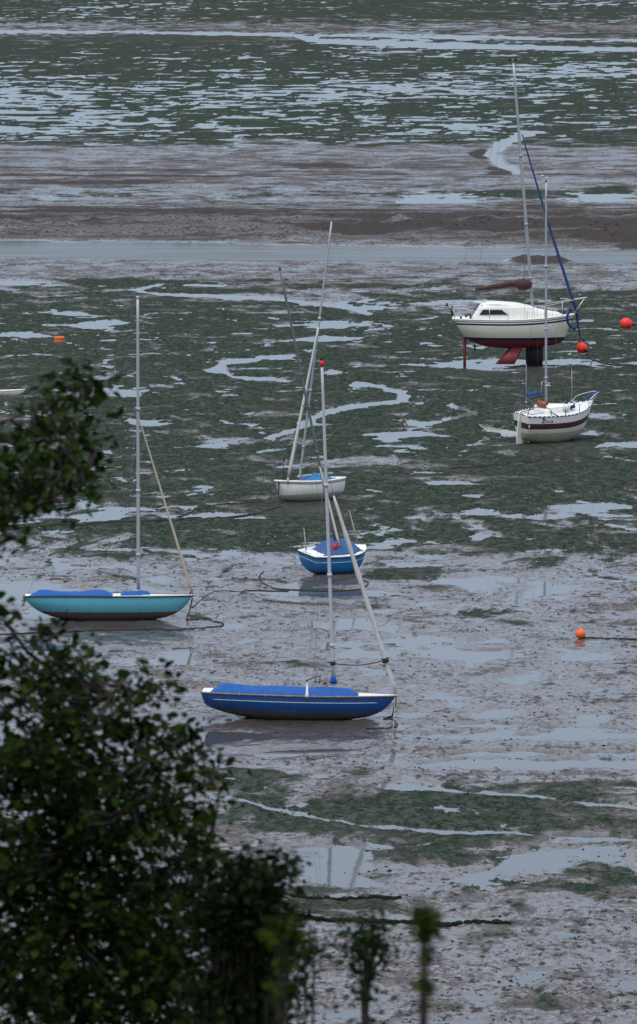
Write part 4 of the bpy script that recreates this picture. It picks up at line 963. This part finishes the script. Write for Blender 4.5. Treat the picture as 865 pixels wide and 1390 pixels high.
def limbs(root, trunkp, ends, name='trunk', r0=.12, mat='bark', twigs=None):
    bm = bmesh.new(); tube(bm, smooth_path(trunkp, 5), [r0*(1-.6*i/(5*(len(trunkp)-1))) for i in range(5*(len(trunkp)-1)+1)], 10)
    tr = build(name, bm, mat, root)
    bm = bmesh.new(); pts = []
    for s, m1, e, r in ends:
        S = smooth_path([s, m1, e], 7); pts += S; tube(bm, S, [r*(1-.75*i/14) for i in range(15)], 6)
    if twigs is not None:
        for c0 in twigs:
            c0 = Vector(c0); q = min(pts, key=lambda v: (v-c0).length+max(0, v.z-c0.z)*.5)
            if (q-c0).length < 1.3: tube(bm, [q, q.lerp(c0, .5)+Vector((0, 0, -.05)), c0], [.011, .008, .004], 4, cap=False)
    build('branch', bm, mat, root); return tr

rnd = random.Random(5)
TY = 30.0
base = Vector((V(-260, 1300, TY).x, TY+.3, hillz(0, TY)-.2))
tree = empty('tree', base); tag(tree, 'dark leafy tree filling the lower left corner, one branch reaching up over the mud', 'tree')
up_bl = [(88, 512, 16, 14, 6), (128, 510, 18, 12, 7), (60, 524, 18, 12, 4), (105, 535, 30, 16, 14), (60, 562, 34, 22, 16), (25, 590, 26, 22, 10), (95, 580, 34, 22, 13), (130, 588, 14, 14, 5), (128, 618, 20, 16, 8), (75, 615, 40, 20, 16), (20, 630, 40, 22, 20), (60, 652, 50, 20, 26), (122, 652, 26, 12, 9), (10, 675, 36, 20, 20), (60, 684, 34, 12, 10), (25, 706, 24, 16, 9), (3, 735, 8, 9, 3), (-60, 640, 50, 60, 45)]
lo_bl = [(5, 850, 14, 26, 9), (62, 868, 22, 14, 8), (20, 905, 40, 16, 10), (95, 895, 30, 20, 14), (120, 925, 44, 22, 22), (180, 935, 22, 22, 12), (228, 922, 10, 8, 4), (205, 962, 12, 9, 3), (60, 945, 60, 30, 46), (130, 980, 60, 30, 44), (200, 995, 34, 20, 18), (250, 1002, 26, 16, 9), (235, 1035, 34, 16, 14), (285, 1052, 24, 14, 10), (300, 1075, 12, 14, 4), (160, 1050, 60, 40, 52), (50, 1040, 70, 60, 110), (240, 1085, 44, 24, 26), (120, 1120, 80, 50, 100), (215, 1145, 60, 40, 48), (275, 1120, 22, 20, 8), (270, 1165, 30, 26, 16), (30, 1180, 80, 70, 140), (150, 1230, 90, 60, 120), (40, 1300, 90, 70, 140), (170, 1330, 100, 60, 120), (250, 1225, 40, 30, 22), (-90, 1100, 110, 200, 120), (-80, 900, 60, 60, 30), (235, 1290, 50, 60, 50), (80, 1390, 120, 50, 70), (250, 1385, 80, 40, 40)]
cu_ = blob_centers(up_bl, TY, rnd, .56, .55); cl_ = blob_centers([(q[0], q[1], q[2], q[3], q[4]*(.74 if q[1] < 1000 or (q[0] > 150 and q[1] < 1200) else (.95 if q[1] < 1200 else 1))) for q in lo_bl], TY, rnd, .85, 1.0)
tp = [Vector((0, 0, 0)), Vector((.1, 0, 2.2)), Vector((.0, .1, 4.2)), Vector((-.1, .1, 6.6))]
rl = lambda v: Vector(v)-base
ends = []
for px, py, sz_, rr_ in ((110, 530, 4.4, .018), (110, 640, 4.2, .02), (30, 690, 4.0, .018), (170, 930, 2.6, .045), (260, 1000, 2.4, .04), (90, 900, 3.0, .05), (290, 1060, 2.0, .04), (200, 1080, 2.0, .05), (280, 1150, 1.6, .04), (120, 1150, 1.6, .05), (60, 1010, 2.6, .05), (220, 1290, 1.2, .045), (40, 1250, 1.4, .05), (228, 925, 2.7, .02)):
    e = rl(V(px, py, TY+rnd.uniform(-.3, .3))); s = rl(V(-258, min(py+(130 if py < 700 else 230), 1400), TY+.3)); ends.append((s, s.lerp(e, .5)+Vector((0, 0, -.08 if py > 700 else -.03)), e, rr_))
allc = [tuple(Vector(q)-base) for q in cu_+cl_]
limbs(tree, tp, ends, twigs=allc)
leaves('crown', allc, 12, np.array([.07, .07, .06]), .066, LM, tree, 1)

# shrub at the foot of the tree
sb = Vector((V(325, 1300, 27).x, 27, hillz(0, 27)-.1)); sh = empty('shrub', sb); tag(sh, 'very dark dense shrub just right of the leafy tree at the bottom', 'shrub')
bl = [(350, 1185, 38, 22, 36), (378, 1180, 14, 20, 12), (330, 1225, 54, 34, 80), (300, 1180, 24, 16, 12), (340, 1275, 60, 36, 110), (330, 1340, 70, 40, 110), (325, 1390, 75, 30, 70), (285, 1240, 30, 40, 40), (385, 1250, 16, 14, 10)]
cc = [tuple(Vector(q)-sb) for q in blob_centers(bl, 27, rnd, 1.0, .5)]
ends = [(Vector((0, 0, .6)), Vector((rl_/2, 0, 1.4)), Vector((rl_, 0, zt)), .02) for rl_, zt in ((-.15, 2.6), (.1, 2.6), (.22, 2.4), (.0, 2.2))]
limbs(sh, [Vector((0, 0, 0)), Vector((.02, 0, .5)), Vector((0, 0, 1.2))], ends, name='stem', r0=.05, twigs=cc)
leaves('foliage', cc, 12, np.array([.06, .06, .055]), .05, LD, sh, 2)

def sprig(Y0, stems, label, leafm, size, per, name='shrub', seed=0, spread=.03):
    rr = random.Random(seed); b0 = Vector((V(stems[0][0], 1390, Y0).x, Y0, hillz(0, Y0)-.05)); o = empty(name, b0); tag(o, label, 'shrub')
    bm = bmesh.new(); cc = []
    for (px, py, px2) in stems:
        top = V(px, py, Y0+rr.uniform(-.1, .1))-b0; bot = Vector((rr.uniform(-.05, .05), 0, 0)); low = V(px2, 1400, Y0)-b0
        S = smooth_path([bot, low, top], 10); tube(bm, S, [.012-.009*i/20 for i in range(21)], 5)
        for p_ in S[4:]:
            for _ in range(2): cc.append(tuple(p_+Vector((rr.uniform(-1, 1), rr.uniform(-1, 1), rr.uniform(-.5, .5)))*spread))
    build('stem', bm, 'bark', o); leaves('foliage', cc, per, np.array([spread]*3)*.8, size, leafm, o, seed); return o
sprig(26, [(490, 1245, 495), (466, 1268, 494), (518, 1272, 497), (503, 1256, 496), (478, 1282, 493), (528, 1286, 498)], 'small dark leafy sprigs poking up at the bottom centre', LS, .045, 4, seed=3, spread=.05)
sprig(15.5, [(571, 1235, 572), (577, 1252, 578)], 'blurred yellow-green shoot close to the camera, right of the dark sprigs', LY, .036, 6, seed=4, spread=.012)
sprig(16.5, [(378, 1262, 380), (390, 1270, 388)], 'blurred yellow-green shoot close to the camera, in front of the dark shrub', LY, .040, 6, seed=6, spread=.016)
sprig(25, [(415, 1276, 415), (428, 1284, 425), (404, 1288, 405)], 'low dark sprig between the dark shrub and the bottom centre sprigs', LS, .04, 4, seed=8, spread=.04)
